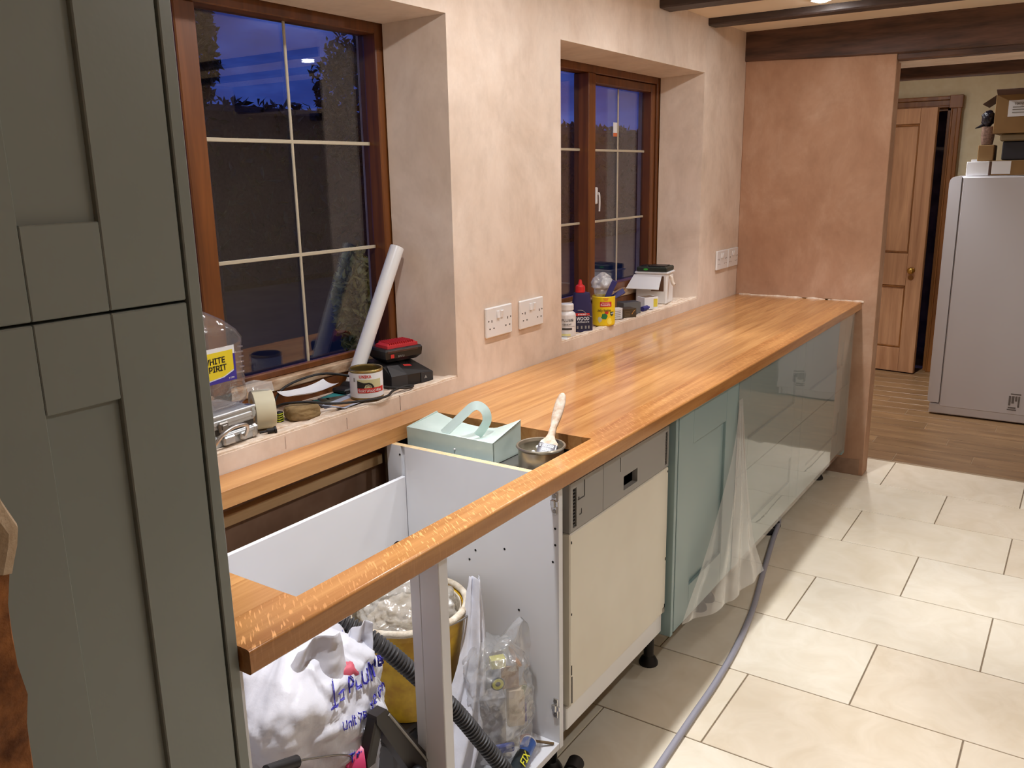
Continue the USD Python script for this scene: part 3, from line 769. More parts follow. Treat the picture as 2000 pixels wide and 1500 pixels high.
# roll of wide cream tape
t = thing('tape_roll', 'wide roll of cream masking tape with a clear film flap, beside the aluminium case', 'tape', (1.094, .078, S + .052), rz=-28)
ring = lathe([(.030, -.024), (.048, -.024), (.049, -.022), (.049, .022), (.048, .024), (.030, .024), (.030, -.024)], 48)
part(t, 'roll', rot(ring, 90, (0, 1, 0)), mat('cream_tape', C(226, 218, 188), .6), 40)
part(t, 'core', rot(lathe([(.026, -.024), (.030, -.024), (.030, .024), (.026, .024), (.026, -.024)], 40), 90, (0, 1, 0)), 'chipboard')
part(t, 'film_flap', sheet([[(-.034 + .064 * a, -.012 + .02 * b, .0495 + .020 * b + .004 * math.sin(5 * a)) for a in np.linspace(0, 1, 8)] for b in np.linspace(0, 1, 6)], .0006), 'clear_bag', True)

solo('screw_anchor', [cyl((1.060, .026, S + .012), (1.074, .016, S + .014), .0062, 14), cyl((1.074, .016, S + .014), (1.078, .0135, S + .0145), .0085, 14), cyl((1.045, .036, S + .011), (1.060, .026, S + .012), .003, 10)], 'black_rubber',
     'small dark screw plug lying on the chipped edge of the near sill', 'screw')
# sanding block wrapped in worn paper
g = trimesh.creation.icosphere(4)
v = g.vertices / (np.abs(g.vertices) ** 5).sum(1, keepdims=True) ** .2
v = v * [.042, .030, .0185] + .004 * (fbm(v * 3, 3, 5) - .5)[:, None] * v
g.vertices = v
solo('sanding_block', mv(rot(g, -18), 1.212, .068, S + .0195), mat('worn_tan', C(120, 96, 60), .85, col2=C(166, 138, 94), scale=18, bump=.001), 'worn tan sanding block lying under the loose cable on the near sill', 'block')
t = thing('pencil_stub', 'short black and lime striped stub between the tape roll and the tan block', 'stub', (1.158, .094, S), rz=10)
part(t, 'body', bx(-.009, .009, -.007, .007, .0, .028, .002), 'black')
part(t, 'lime_stripes', [bx(-.0094, .0094, -.0074, .0074, z, z + .003, .0003) for z in (.003, .009, .015, .021)], flat('lime', (190, 200, 50)))
# papers and leaflets
RED = flat('red_print', (206, 48, 42))
def leaf_sheet(cx, cy, z, w, h, rz, curl=.01, seed=1, n=12):
    c, s = math.cos(math.radians(rz)), math.sin(math.radians(rz))
    P = np.zeros((n, n, 3))
    for i in range(n):
        for j in range(n):
            a, b = (j / (n - 1) - .5) * w, (i / (n - 1) - .5) * h
            P[i, j] = (cx + a * c - b * s, cy + a * s + b * c, z + curl * ((2 * a / w) ** 2 + .7 * (2 * b / h) ** 2) * (fbm([[a * 9, b * 9, seed]], 2, seed)[0]) * 1.4)
    return P
t = solo('white_sheet', sheet(leaf_sheet(1.305, .142, S + .038, .15, .070, -8, .012, 3), .0008), 'white_paper', 'crumpled sheet of white paper behind the sanding block', 'paper', smooth=True)
def leaflet(cx, cy, z, rz, w, h, label, base, patches):
    t = thing('leaflet', label, 'leaflet', (cx, cy, z), rz)
    part(t, 'paper', bx(-w / 2, w / 2, -h / 2, h / 2, 0, .002, .0003), base)
    for nm, x0, x1, y0, y1, m in patches:
        part(t, nm, bx(x0, x1, y0, y1, .0021, .0024, .0001), m)
TE, OR, DK, OL, PB = flat('teal_print', (48, 140, 140)), flat('tan_print', (196, 150, 104)), flat('slate_print', (82, 78, 86)), flat('olive_print', (104, 98, 82)), flat('pale_blue_print', (200, 208, 226))
leaflet(1.455, .135, S + .003, 8, .17, .10, 'printed leaflet with a teal stripe, furthest back of the pile under the tin', DK, [('teal_stripe', -.08, .08, .0, .045, TE), ('white_strip', -.02, .0, -.045, .045, 'white_paper')])
leaflet(1.360, .098, S + .0056, -24, .10, .105, 'dark printed leaflet with an olive picture beside the white sheet', DK, [('picture', -.03, .045, -.02, .048, OL), ('teal_strip', -.048, -.035, .0, .05, TE), ('tan_strip', -.02, .048, -.05, -.024, OR), ('red_mark', -.012, -.004, .03, .046, RED)])
leaflet(1.385, .068, S + .0082, 8, .15, .075, 'pale blue and tan leaflet directly beneath the tin of wax', PB, [('tan_print', -.07, .015, -.03, .012, OR), ('dark_strip', -.07, -.05, .015, .034, DK)])
# thin black cable looped over everything
zc = S + .045
solo('loose_cable', sweep(spline([(1.535, .080, S + .030), (1.485, .128, S + .046), (1.39, .178, S + .070), (1.27, .195, S + .055), (1.195, .16, S + .02), (1.18, .10, S + .042), (1.22, .055, S + .044), (1.30, .035, S + .024), (1.39, .0, S + .018), (1.45, -.008, S + .016), (1.50, .012, S + .018), (1.56, .02, S + .017), (1.585, .012, S + .014), (1.56, .006, S + .014), (1.525, .016, S + .020), (1.502, .058, S + .024)], 7), .0034, 8), 'black_rubber',
     'thin black cable looped over the leaflets along the near sill', 'cable', smooth=True)
# white tube leaning on the reveal
A, B = np.array([1.498, .172, S + .010]), np.array([1.708, .156, 1.352])
dAB = (B - A) / np.linalg.norm(B - A)
tube = lathe([(.0185, 0), (.0215, 0), (.0215, 1), (.0185, 1), (.0185, 0)], 32)
tube.vertices[:, 2] *= np.linalg.norm(B - A)
Rm = trimesh.geometry.align_vectors([0, 0, 1], dAB)
tube.apply_transform(Rm); tube.apply_translation(A)
solo('white_tube', tube, 'white_plastic', 'long white plastic tube leaning against the reveal of the near window', 'tube')
solo('black_tool_rest', [bx(1.43, 1.55, .13, .185, S + .006, S + .02, .004), hull([(1.465, .14, S + .02), (1.53, .14, S + .02), (1.465, .185, S + .02), (1.53, .185, S + .02), (1.475, .15, S + .032), (1.52, .15, S + .03), (1.475, .18, S + .03)])], 'black', 'low black plastic tool lying at the foot of the white tube', 'tool')

# tin of wood wax
t = thing('wax_tin', 'small open tin with a red and white wood wax label, in front of the charger', 'tin', (1.432, .048, S + .0115), rz=-47)
R = .046
part(t, 'body', lathe([(0, 0), (R - .002, 0), (R, .002), (R, .004), (R - .001, .006), (R - .001, .076), (R + .0008, .078), (R + .0012, .081), (R, .0835), (R - .003, .083), (R - .005, .078), (R - .005, .01), (0, .01)], 48), mat('gilt_tin', C(170, 150, 96), .3, metal=.9))
cylp = lambda a0, a1, z0, z1, g: wrap(trimesh.creation.box([R * (a1 - a0), z1 - z0, .0003]).apply_translation([R * (a1 + a0) / 2, (z1 + z0) / 2, .0002]), R, 0, gap=g)
part(t, 'paper_label', cylp(-3.1, 3.1, .007, .075, -.0006), 'white_paper', True)
part(t, 'beige_panel', cylp(-.55, .95, .035, .058, .0), flat('beige_print', (204, 196, 150)), True)
part(t, 'red_band', cylp(-.55, 1.2, .021, .035, .0), RED, True)
part(t, 'bar_code', cylp(-.82, -.70, .052, .062, .0), 'grey_plastic', True)
part(t, 'chair_picture', wrap(poly_patch([(-.025, .035), (-.025, .055), (-.015, .052), (-.006, .049), (.008, .050), (.016, .046), (.022, .036), (.016, .035), (.013, .042), (.006, .046), (-.002, .044), (-.006, .036), (-.006, .035)]), R, 0, gap=.0008), 'black', False)
part(t, 'picture_highlight', wrap(poly_patch([(-.001, .037), (0, .041), (.006, .044), (.011, .041), (.013, .036), (.011, .036), (.009, .040), (.006, .042), (.002, .040), (.001, .037)]), R, 0, gap=.0012), flat('grey_print', (130, 128, 120)), False)
part(t, 'lettering', wrap(text('Solid Wood Wax', .0078, width=.066), R, -.5, z=.024, gap=.0008), 'white_paper', False)
part(t, 'maker_lettering', wrap(text('UNIKA', .0075, True), R, -.42, z=.063, gap=.0004), RED, False)

# charger with a battery on it
t = thing('battery_charger', 'black cordless tool charger in the corner of the near sill', 'charger', (1.640, .122, S + .003), rz=-9)
a, b = .078, .072
cut = hull([(x, y, z) for x, y, z in [(-a, -b, 0), (a, -b, 0), (-a, b, 0), (a, b, 0), (-a, -b, .036), (a, -b, .030), (-a + .004, b, .066), (a - .02, b, .066), (-a + .004, .01, .068), (a - .035, -.005, .068), (-a, -.035, .062), (a, -.03, .040)]])
part(t, 'body', cut, 'black', False)
CG = flat('charger_grey', (46, 45, 47), .5)
part(t, 'side_moulding', hull([(-a - .002, -b - .003, .004), (-a - .002, -b - .003, .038), (-.02, -b - .003, .004), (-.02, -b - .003, .036), (-a + .01, -.04, .064), (-.025, -.04, .060), (-.03, -b, .0), (-a, -b, 0)]), CG, False)
part(t, 'side_moulding', hull([(a - .045, -b - .002, .0), (a + .002, -b - .002, .0), (a - .045, -b - .002, .03), (a + .002, -b - .002, .028), (a - .05, -.01, .062), (a - .002, -.01, .044)]), CG, False)
sl = lambda m: lay(m, (.0, -.018, .0565), (.99, 0, -.14), (.05, .86, .42), .008)
part(t, 'contact_plate', sl(patch(-.01, .034, -.012, .020)), 'steel', False)
part(t, 'contacts', [sl(mv(patch(0, .006, 0, .008), x, y, .0006)) for x in (-.004, .010, .024) for y in (-.008, .007)], 'void', False)
part(t, 'red_stripe', sl(patch(-.004, .040, -.024, -.015)), RED, False)
part(t, 'mark', lay(poly_patch([(-.006, 0), (.006, 0), (0, .010)]), (.05, -b - .0023, .012), (1, 0, 0), (0, 0, 1)), 'grey_plastic', False)
t = thing('tool_battery', 'red and black tool battery resting on top of the charger', 'battery', (1.641, .122, S + .0725), rz=-14)
hx, hy = .066, .044
part(t, 'case', hull([(sx * (hx - c1), sy * (hy - c1), z) for sx in (-1, 1) for sy in (-1, 1) for z, c1 in ((0, .014), (.012, .002), (.034, .0), (.040, .003))]), 'black', False)
M['red_grip'] = flat('red_rubber', (190, 36, 42), .5)
rt = part(t, 'red_top', hull([(sx * (hx - c1) + .004, sy * (hy - c1), z) for sx in (-1, 1) for sy in (-1, 1) for z, c1 in ((.034, .010), (.048, .013), (.054, .022))]), 'red_grip', False)
part(rt, 'ribs', [bx(x, x + .003, -.030, .030, .050, .0565, .001) for x in np.arange(-.04, .05, .0075)] + [bx(.052 + .004, .060, y, y + .003, .036, .049, .001) for y in np.arange(-.03, .03, .008)], 'red_grip')
fr = lambda m: lay(m, (0, -hy + .0005, 0), (1, 0, 0), (0, 0, 1), .0008)
part(t, 'red_logo', fr(patch(-.048, -.036, .014, .025)), RED, False)
part(t, 'lettering', fr(mv(text('18V Li', .0055, True), -.024, .014, 0)), 'grey_plastic', False)
part(t, 'front_trim', [bx(-.058, .05, -hy - .001, -hy + .004, .029, .036, .001)], flat('brown_plastic', (74, 48, 38), .5))

# ------------------------------------------------------------------ second sill
solo('white_card', bx(2.45, 2.56, .004, .10, S + .003, S + .007, .001), 'white_paper', 'white card lying under the white plumbing bottle', 'card')
t = thing('plumbing_bottle', 'white screw-capped bottle with dark plumbing lettering at the left of the far sill', 'bottle', (2.515, .040, S + .0075), rz=-52)
r = .0345
part(t, 'body', lathe([(0, 0), (r - .003, 0), (r, .004), (r, .078), (r - .002, .086), (r - .010, .093), (.022, .096), (.022, .100), (0, .1)], 40), 'white_plastic', 40)
part(t, 'cap', lathe([(0, .099), (.0265, .099), (.0265, .119), (.024, .122), (0, .122)], 32), 'white_plastic')
part(t, 'lettering', [wrap(text('PLUMB', .010, width=.046), r, -.72, z=.058), wrap(text('CEMENT', .0062, width=.034), r, -.60, z=.044)], flat('ink', (60, 62, 66)), False)
part(t, 'rule', wrap(patch(-.022, .030, .0385, .0393), r, 0), 'grey_plastic', False)
part(t, 'dark_panel', wrap(patch(-.022, .016, .027, .034), r, 0), 'dark_plastic', False)
part(t, 'yellow_foot', wrap(patch(-.03, .01, .004, .012), r, 0), flat('pale_yellow', (234, 224, 150)), False)

t = thing('glue_bottle', 'navy wood adhesive bottle with a red nozzle cap on the far sill', 'bottle', (2.648, .050, S + .004), rz=-50)
part(t, 'body', lathe([(0, 0), (.95, 0), (1, .004), (.98, .06), (.90, .10), (.76, .142), (.70, .150), (.35, .153), (0, .153)], 40, sx=.043, sy=.026, power=3.0), flat('navy_plastic', (48, 44, 86), .35), 40)
part(t, 'red_cap', lathe([(0, .152), (.019, .152), (.019, .172), (.016, .178), (.009, .182), (.005, .200), (0, .201)], 28, cx=-.006), mat('red_cap', C(206, 38, 40), .4))
gl = lambda m: lay(m, (0, -.0262, 0), (1, 0, 0), (0, 0, 1), .0006)
part(t, 'label', gl(patch(-.034, .034, .008, .062)), flat('dark_navy_print', (34, 32, 58)), False)
part(t, 'red_panel', gl(mv(patch(-.03, .026, .063, .074), 0, 0, 0)), RED, False)
part(t, 'lettering', [gl(mv(text('WOOD', .0125, True, width=.050), -.026, .046, .0005)), gl(mv(text('Adhesive', .0065, width=.046), -.022, .036, .0005))], 'white_paper', False)
part(t, 'red_lettering', gl(mv(text('STRONG', .0055, True), -.02, .0655, .0005)), 'white_paper', False)
part(t, 'symbols', [gl(mv(patch(0, .006, 0, .012), x, .012, .0005)) for x in (-.024, -.008, .008, .020)], 'grey_plastic', False)
part(t, 'pale_swirl', gl(mv(lay(sweep(spline([(-.02, .085, 0), (.0, .083, 0), (.018, .066, 0), (.034, .058, 0)]), .0012, 6), (0, 0, 0), (1, 0, 0), (0, 1, 0)), 0, 0, 0)), 'grey_plastic', True)

t = thing('sweet_tub', 'round yellow sweet tub stuffed with a clear bag and navy strips on the far sill', 'tub', (2.800, .034, S + .006), rz=-48)
r = .046
part(t, 'body', lathe([(0, 0), (r - .006, 0), (r - .002, .003), (r, .008), (r, .112), (r + .001, .116), (r - .001, .119), (r - .003, .116), (r - .003, .01), (0, .01)], 44), flat('yellow_tub', (244, 208, 26), .4), 40)
part(t, 'red_logo_panel', wrap(patch(-.026, .022, .079, .099), r, 0), RED, False)
part(t, 'logo_lettering', wrap(text('Bassetts', .008, True, width=.038), r, -.5, z=.083, gap=.001), flat('pink_print', (248, 208, 204)), False)
part(t, 'logo_small_lettering', wrap(text('Maynards', .0045, width=.030), r, -.4, z=.0925, gap=.001), flat('pink_print2', (248, 208, 204)), False)
part(t, 'lettering', wrap(text('Jelly Babies', .0095, True, width=.056), r, -.80, z=.060, gap=.0005), flat('olive_brown', (120, 96, 30)), False)
part(t, 'orange_flash', wrap(poly_patch([(-.014, .114), (.010, .114), (.004, .104), (-.008, .104)]), r, 0), flat('orange_flash', (226, 150, 40)), False)
def blob(cx, cy, rx, ry, n=14, seed=0):
    rr = np.random.RandomState(seed)
    return [(cx + rx * (1 + .25 * rr.uniform(-1, 1)) * math.cos(a), cy + ry * (1 + .25 * rr.uniform(-1, 1)) * math.sin(a)) for a in np.linspace(0, 2 * math.pi, n, endpoint=False)]
part(t, 'green_shape', wrap(poly_patch(blob(-.008, .040, .013, .013, seed=2)), r, 0), flat('green_print', (40, 126, 66)), False)
part(t, 'red_shape', wrap(poly_patch(blob(.002, .056, .008, .008, seed=5)), r, 0), RED, False)
part(t, 'dark_badge', wrap(poly_patch([(.016, .058), (.034, .058), (.033, .046), (.025, .040), (.017, .046)]), r, 0), flat('dark_green', (46, 66, 44)), False)
part(t, 'badge_lettering', wrap(text('NEW', .005, True), r, .40, z=.049, gap=.001), 'white_paper', False)
part(t, 'pale_shape', wrap(poly_patch(blob(-.026, .028, .008, .012, seed=8)), r, 0), flat('pale_print', (206, 204, 170)), False)
part(t, 'lemon_shape', wrap(poly_patch(blob(.014, .022, .010, .014, seed=9)), r, 0), flat('lemon', (250, 226, 90)), False)
# its contents
g = trimesh.creation.icosphere(4)
v = g.vertices.copy()
k = 1 + .5 * (fbm(v * 2.3, 3, 2) - .5)
v = v * k[:, None] * [.052, .046, .058]
v[v[:, 2] < 0] *= [.76, .78, .9]
g.vertices = v
solo('crumpled_bag', mv(g, 2.815, .048, S + .155), film_mat('cloudy_bag', (.92, .92, .92), .06, .42, rough=.2, bump=.004, bump_scale=50), 'crumpled cloudy plastic bag stuffed in the yellow tub', 'bag', smooth=True)
for o, dirv, ln, lab in (((2.768, .020, S + .085), (.22, -.30, .80), .112, 'upright navy plastic strip sticking out of the yellow tub'), ((2.806, .030, S + .098), (.50, -.70, .50), .088, 'navy plastic strip leaning to the right out of the yellow tub')):
    bq = bx(-.011, .011, -.0035, .0035, 0, ln, .001)
    dv = np.array(dirv) / np.linalg.norm(dirv)
    bq = rot(bq, -48)
    bq.apply_transform(trimesh.geometry.align_vectors([0, 0, 1], dv)); bq.apply_translation(o)
    solo('navy_strip', bq, flat('navy_strip_%d' % int(ln * 1000 + dirv[0] * 10), (50, 48, 110), .45), lab, 'strip')

def carton(x, y, rz, w, d_, h, m, label, extra=()):
    t = thing('carton', label, 'box', (x, y, S + .004), rz)
    part(t, 'box', bx(-w / 2, w / 2, -d_ / 2, d_ / 2, 0, h, .0008), m)
    for nm, mesh, mm in extra:
        part(t, nm, mesh, mm, False)
    return t
f_ = lambda d_, m, g=.0004: lay(m, (0, -d_ / 2, 0), (1, 0, 0), (0, 0, 1), g)
BR = flat('brown_card', (74, 60, 40), .6)
carton(3.02, .040, -30, .066, .05, .040, BR, 'small dark brown box with a gold tick on the far sill',
       [('gold_tick', f_(.05, poly_patch([(.008, .018), (.012, .014), (.018, .024), (.030, .034), (.018, .029), (.012, .020)])), flat('gold_print', (190, 140, 70))), ('print', [f_(.05, patch(-.026, .002, z, z + .003)) for z in (.008, .014, .020, .026)], flat('brown_print', (110, 92, 66)))])
carton(2.962, .062, -30, .05, .03, .046, 'white_paper', 'small pale carton with grey print between the yellow tub and the brown box', [('print', [f_(.03, patch(-.015, .015, z, z + .002)) for z in (.010, .018, .026, .034)], 'grey_plastic')])
t = carton(3.118, .078, -34, .085, .06, .052, flat('grey_card', (104, 104, 104), .7), 'open grey cardboard box behind the brown box on the far sill', [('inside', bx(-.038, .038, -.026, .026, .0515, .0525, 0), 'dark_plastic')])
YP = flat('yellow_strip', (224, 206, 70))
t = carton(3.285, .066, -32, .072, .06, .054, 'white_paper', 'white carton with a yellow panel in front of the white tub', [('inside', bx(-.030, .030, -.026, .026, .0535, .0545, 0), flat('card_inside', (120, 96, 70))), ('blue_mark', f_(.06, patch(-.022, -.008, .006, .014)), flat('blue_mark', (70, 70, 150))),
    ('yellow_panel', lay(patch(-.018, .018, .008, .046), (.036, 0, 0), (0, 1, 0), (0, 0, 1), .0004), YP), ('yellow_front', f_(.06, patch(.012, .032, .010, .046)), YP)])
solo('bolt', [cyl((3.195, .05, S + .014), (3.235, .045, S + .016), .011, 14)], flat('blue_plug', (52, 50, 120), .5), 'small dark blue plug lying beside the white carton', 'plug')
solo('bent_rod', sweep(spline([(2.93, .17, S + .085), (3.0, .16, S + .080), (3.06, .15, S + .078), (3.15, .14, S + .10), (3.20, .14, S + .10)]), .006, 8), flat('tan_rod', (140, 112, 88), .5), 'bent tan rod behind the yellow tub', 'rod', smooth=True)

t = thing('white_caddy', 'white tub with dark green lid and hinged flap at the end of the far sill', 'tub', (3.474, .120, S + .004), rz=-82)
part(t, 'body', bx(-.075, .075, -.055, .055, 0, .148, .006), 'white_plastic')
part(t, 'flap', hull([(-.082, -.062, .132), (.052, -.062, .132), (-.082, -.058, .136), (.052, -.058, .136), (-.104, -.112, .076), (.052, -.112, .076), (-.104, -.108, .073), (.052, -.108, .073)]), 'white_plastic', False)
part(t, 'rim', bx(-.080, .080, -.060, .060, .140, .150, .003), 'white_plastic')
lid = part(t, 'lid', bx(-.070, .076, -.062, .058, .150, .172, .004), flat('dark_green_lid', (40, 46, 36), .5))
part(lid, 'lid_recess', [bx(-.02, .06, -.04, .04, .172, .176, .002), bx(-.06, -.03, -.03, .03, .172, .1745, .001)], 'black')
part(lid, 'green_logo', lay(poly_patch([(.011 * math.cos(a), .005 * math.sin(a)) for a in np.linspace(0, 6.283, 16, endpoint=False)]), (-.025, -.0625, .161), (1, 0, 0), (0, 0, 1)), flat('green_logo', (60, 170, 60)), False)
part(t, 'front_opening', bx(.0, .06, -.0556, -.054, .06, .13, 0), flat('brown_inside', (96, 66, 44)))
part(t, 'handle', sweep(spline([(.077, -.02, .13), (.088, -.022, .12), (.094, -.028, .10), (.104, -.03, .088)]), .008, 10), flat('cream_handle', (214, 196, 176), .4), True)

# ------------------------------------------------------------------ in the sink cut-out
t = thing('mint_box', 'mint painted hollow tray with a looped strap handle, standing in the sink cut-out', 'tray', (1.475, -.25, .8500), rz=-1)
M['mint_gloss'] = mat('mint_gloss', C(198, 214, 207), .3, col2=C(190, 207, 199), scale=9, bump=.0004)
a, b, h = .062, .142, .058
part(t, 'front_wall', hull([(-a, -b, 0), (-a, b, 0), (-a + .006, -b, 0), (-a + .006, b, 0), (-a - .002, -b, h), (-a - .002, b, h), (-a + .004, -b, h), (-a + .004, b, h)]), 'mint_gloss', False)
part(t, 'base', bx(-a, a, -b, b, 0, .004, .001), 'mint_gloss')
def cheek(y0, y1, peak):
    return hull([(-a, y0, 0), (a, y0, 0), (-a, y1, 0), (a, y1, 0), (-a - .001, y0, h), (-a - .001, y1, h), (a, y0, peak), (a, y1, peak)])
part(t, 'end_wall', cheek(b - .004, b, h + .014), 'mint_gloss', False)
part(t, 'end_wall', cheek(-b, -b + .004, h + .030), 'mint_gloss', False)
P = []
for u in np.linspace(0, 1, 10):
    P.append([(-a + 2 * a * u, y, h - .002 + u * (.012 + .020 * max(0, 1 - (y + b) / .08)) * (1) - .018 * math.sin(math.pi * u) * math.sin(math.pi * (y + b) / (2 * b)) - .02 * u * math.sin(math.pi * (y + b) / (2 * b))) for y in np.linspace(-b, b, 24)])
part(t, 'dished_top', sheet(P, .003), 'mint_gloss', True)
hx_ = [(-.058, .020, h - .002), (-.040, .0, h + .022), (-.018, -.022, h + .050), (-.004, -.036, h + .066), (.006, -.050, h + .068), (.012, -.066, h + .054), (.012, -.070, h + .03), (.008, -.058, h + .006), (.002, -.046, h - .012)]
part(t, 'strap_handle', sweep(spline(hx_, 6), 1.0, prof=[(-.0013, -.012), (.0013, -.012), (.0013, .012), (-.0013, .012)], up=(-.4, -.5, .7)), 'mint_gloss', 50)
part(t, 'paint_drip', mv(trimesh.creation.icosphere(2, .003), -a - .001, -.02, .022), 'white_plastic', True)

t = thing('paint_kettle', 'shallow round metal paint tin with a brush in it, in the sink cut-out', 'tin', (1.462, -.500, .8495))
r = .0605
part(t, 'body', lathe([(0, 0), (r - .006, 0), (r - .004, .002), (r - .004, .050), (r, .054), (r + .002, .057), (r, .060), (r - .004, .059), (r - .006, .054), (r - .008, .050), (r - .006, .008), (0, .008)], 52), mat('paint_tin', C(168, 158, 140), .32, metal=.85), 40)
part(t, 'paint_spots', [mv(trimesh.creation.icosphere(2, s).apply_scale([1, 1, .9]), x, y, z) for x, y, z, s in ((.040, .034, .036, .006), (.045, .024, .026, .005), (.03, .042, .024, .006))], 'white_plastic', True)
part(t, 'paint', lathe([(0, .010), (r - .008, .010), (r - .008, .014), (0, .015)], 40), mat('wet_paint', C(190, 186, 172), .2))
t = thing('paint_brush', 'paint brush with a whitened wooden handle standing in the round tin', 'brush', (1.437, -.525, .880))
ax = np.array([.143, .030, .134]); ax /= np.linalg.norm(ax)
wd = np.array([.45, -.89, 0]); wd -= ax * (wd @ ax); wd /= np.linalg.norm(wd)
th = np.cross(ax, wd)
def brush_loft(st, power=2.6, n=20):
    V, F = [], []
    for s, w, k in st:
        for q in np.linspace(0, 2 * math.pi, n, endpoint=False):
            c, sn = math.cos(q), math.sin(q)
            kk = (abs(c) ** power + abs(sn) ** power) ** (-1 / power)
            V.append(ax * s + wd * w * c * kk + th * k * sn * kk)
    for i in range(len(st) - 1):
        for j in range(n):
            a0, b0 = i * n + j, i * n + (j + 1) % n
            F += [[a0, b0, b0 + n], [a0, b0 + n, a0 + n]]
    V += [ax * st[0][0], ax * st[-1][0]]
    m = len(st) * n
    for j in range(n):
        F += [[m, (j + 1) % n, j], [m + 1, m - n + j, m - n + (j + 1) % n]]
    x = trimesh.Trimesh(np.array(V), F, process=False); trimesh.repair.fix_normals(x)
    return x
part(t, 'bristles', brush_loft([(-.018, .021, .006), (.0, .023, .007), (.012, .0235, .008)]), mat('bristles', C(96, 88, 78), .8, col2=C(170, 160, 146), scale=60))
part(t, 'ferrule', brush_loft([(.008, .0245, .0088), (.042, .0245, .0088)], 5), flat('dark_ferrule', (92, 88, 92), .35), 30)
part(t, 'handle', brush_loft([(.042, .024, .008), (.050, .022, .008), (.060, .013, .0075), (.070, .0095, .0075), (.095, .0085, .0075), (.125, .0125, .0085), (.150, .0135, .009), (.172, .0125, .009), (.190, .009, .007), (.196, .004, .003)]), mat('whitened_handle', C(186, 158, 130), .6, col2=C(218, 202, 184), scale=40, span=(.4, .6)), 40)
tx = [mv(text('PURE', .0065, True), -.010, .018, 0), mv(text('BRISTLE', .0065, True), -.016, .008, 0)]
for q in tx: q.vertices[:, :2] *= -1; q.vertices[:, 1] += .036
part(t, 'lettering', [lay(q, ax * .010 - th * .0090, wd, ax, .0) if np.cross(wd, ax) @ (-th) > 0 else lay(q, ax * .010 - th * .0090, -wd, ax, .0) for q in tx], 'white_paper', False)
part(t, 'ferrule_edge', [lay(patch(-.001, .001, 0, .034), ax * .008 + wd * .021 - th * .009, wd, ax, 0)], 'white_paper', False)

# ------------------------------------------------------------------ inside the sink unit
BZ = .1645
def bag_mesh(cx, cy, z0, prof, n=150, m=110, seed=1, amp=.03, sx=1.0, sy=1.0, folds=None, power=2.3, smooth=False):
    """a full plastic bag: (height, radius) profile with creases running up to the gathered neck"""
    hs, rs = np.array([p[0] for p in prof]), np.array([p[1] for p in prof])
    a = np.linspace(0, 2 * np.pi, n, endpoint=False)
    V = []
    for i in range(m):
        q = i / (m - 1)
        h = hs[0] + (hs[-1] - hs[0]) * q
        r = np.interp(h, hs, rs)
        c, s = np.cos(a), np.sin(a)
        k = (np.abs(c) ** power + np.abs(s) ** power) ** (-1 / power)
        P = np.stack([c * 2.2, s * 2.2, np.full(n, h * 14)], 1)
        w = 1 - np.abs(2 * fbm(P + seed, 3, seed) - 1) * 1.6
        P2 = np.stack([c * 5, s * 5, np.full(n, h * 40)], 1)
        w2 = 1 - np.abs(2 * fbm(P2 + seed, 3, seed + 4) - 1) * 1.5
        d = amp * (w - .55) + amp * .38 * (w2 - .5)
        if smooth:      # long soft creases with flat panels between them
            A_ = np.stack([c * 1.5 + h * 2.2, s * 1.5 - h * 1.4, np.full(n, h * 7)], 1)
            wp = fbm(A_ * .8 + 7, 2, seed + 1)[:, None] * 1.2
            r1, r2, r3 = (np.abs(2 * fbm(A_ * k_ + wp + seed, 2, seed + j_) - 1) for k_, j_ in ((1.0, 2), (2.1, 6), (4.6, 9)))
            w = r1
            d = .050 * r1 - .026 * np.abs(r2 - .35) - .010 * np.abs(r3 - .3) + .004
        if folds:
            d = d + folds * np.sin(a * 9 + 3 * q) * q ** 3
        rr = np.maximum(.006, r * k + d * min(1, r / .06))
        V.append(np.stack([cx + sx * rr * c, cy + sy * rr * s, z0 + h + .010 * (w - .5) * (0 if i in (0,) else 1)], 1))
    F = []
    for i in range(m - 1):
        for j in range(n):
            a0, b0 = i * n + j, i * n + (j + 1) % n
            F += [[a0, b0, b0 + n], [a0, b0 + n, a0 + n]]
    V = np.vstack(V + [V[0].mean(0)[None], V[-1].mean(0)[None]])
    k0 = m * n
    for j in range(n):
        F += [[k0, (j + 1) % n, j], [k0 + 1, (m - 1) * n + j, (m - 1) * n + (j + 1) % n]]
    V[:, 2] = np.maximum(V[:, 2], z0)
    return trimesh.Trimesh(V, F, process=False)

M['carrier'] = mat('white_carrier', C(222, 222, 230), .38, col2=C(228, 227, 233), scale=3, bump=.0012, bump_scale=45)
BX, BY = .735, -.375
t = thing('carrier_bag', 'full white carrier bag with blue plumbing lettering, in the left of the sink unit', 'bag')
bm = bag_mesh(BX, BY, BZ, [(0, .07), (.03, .095), (.12, .120), (.22, .155), (.34, .178), (.42, .172), (.475, .145), (.515, .10), (.535, .04)], seed=3, sy=.86, smooth=True)
part(t, 'bag', bm, 'carrier', True)
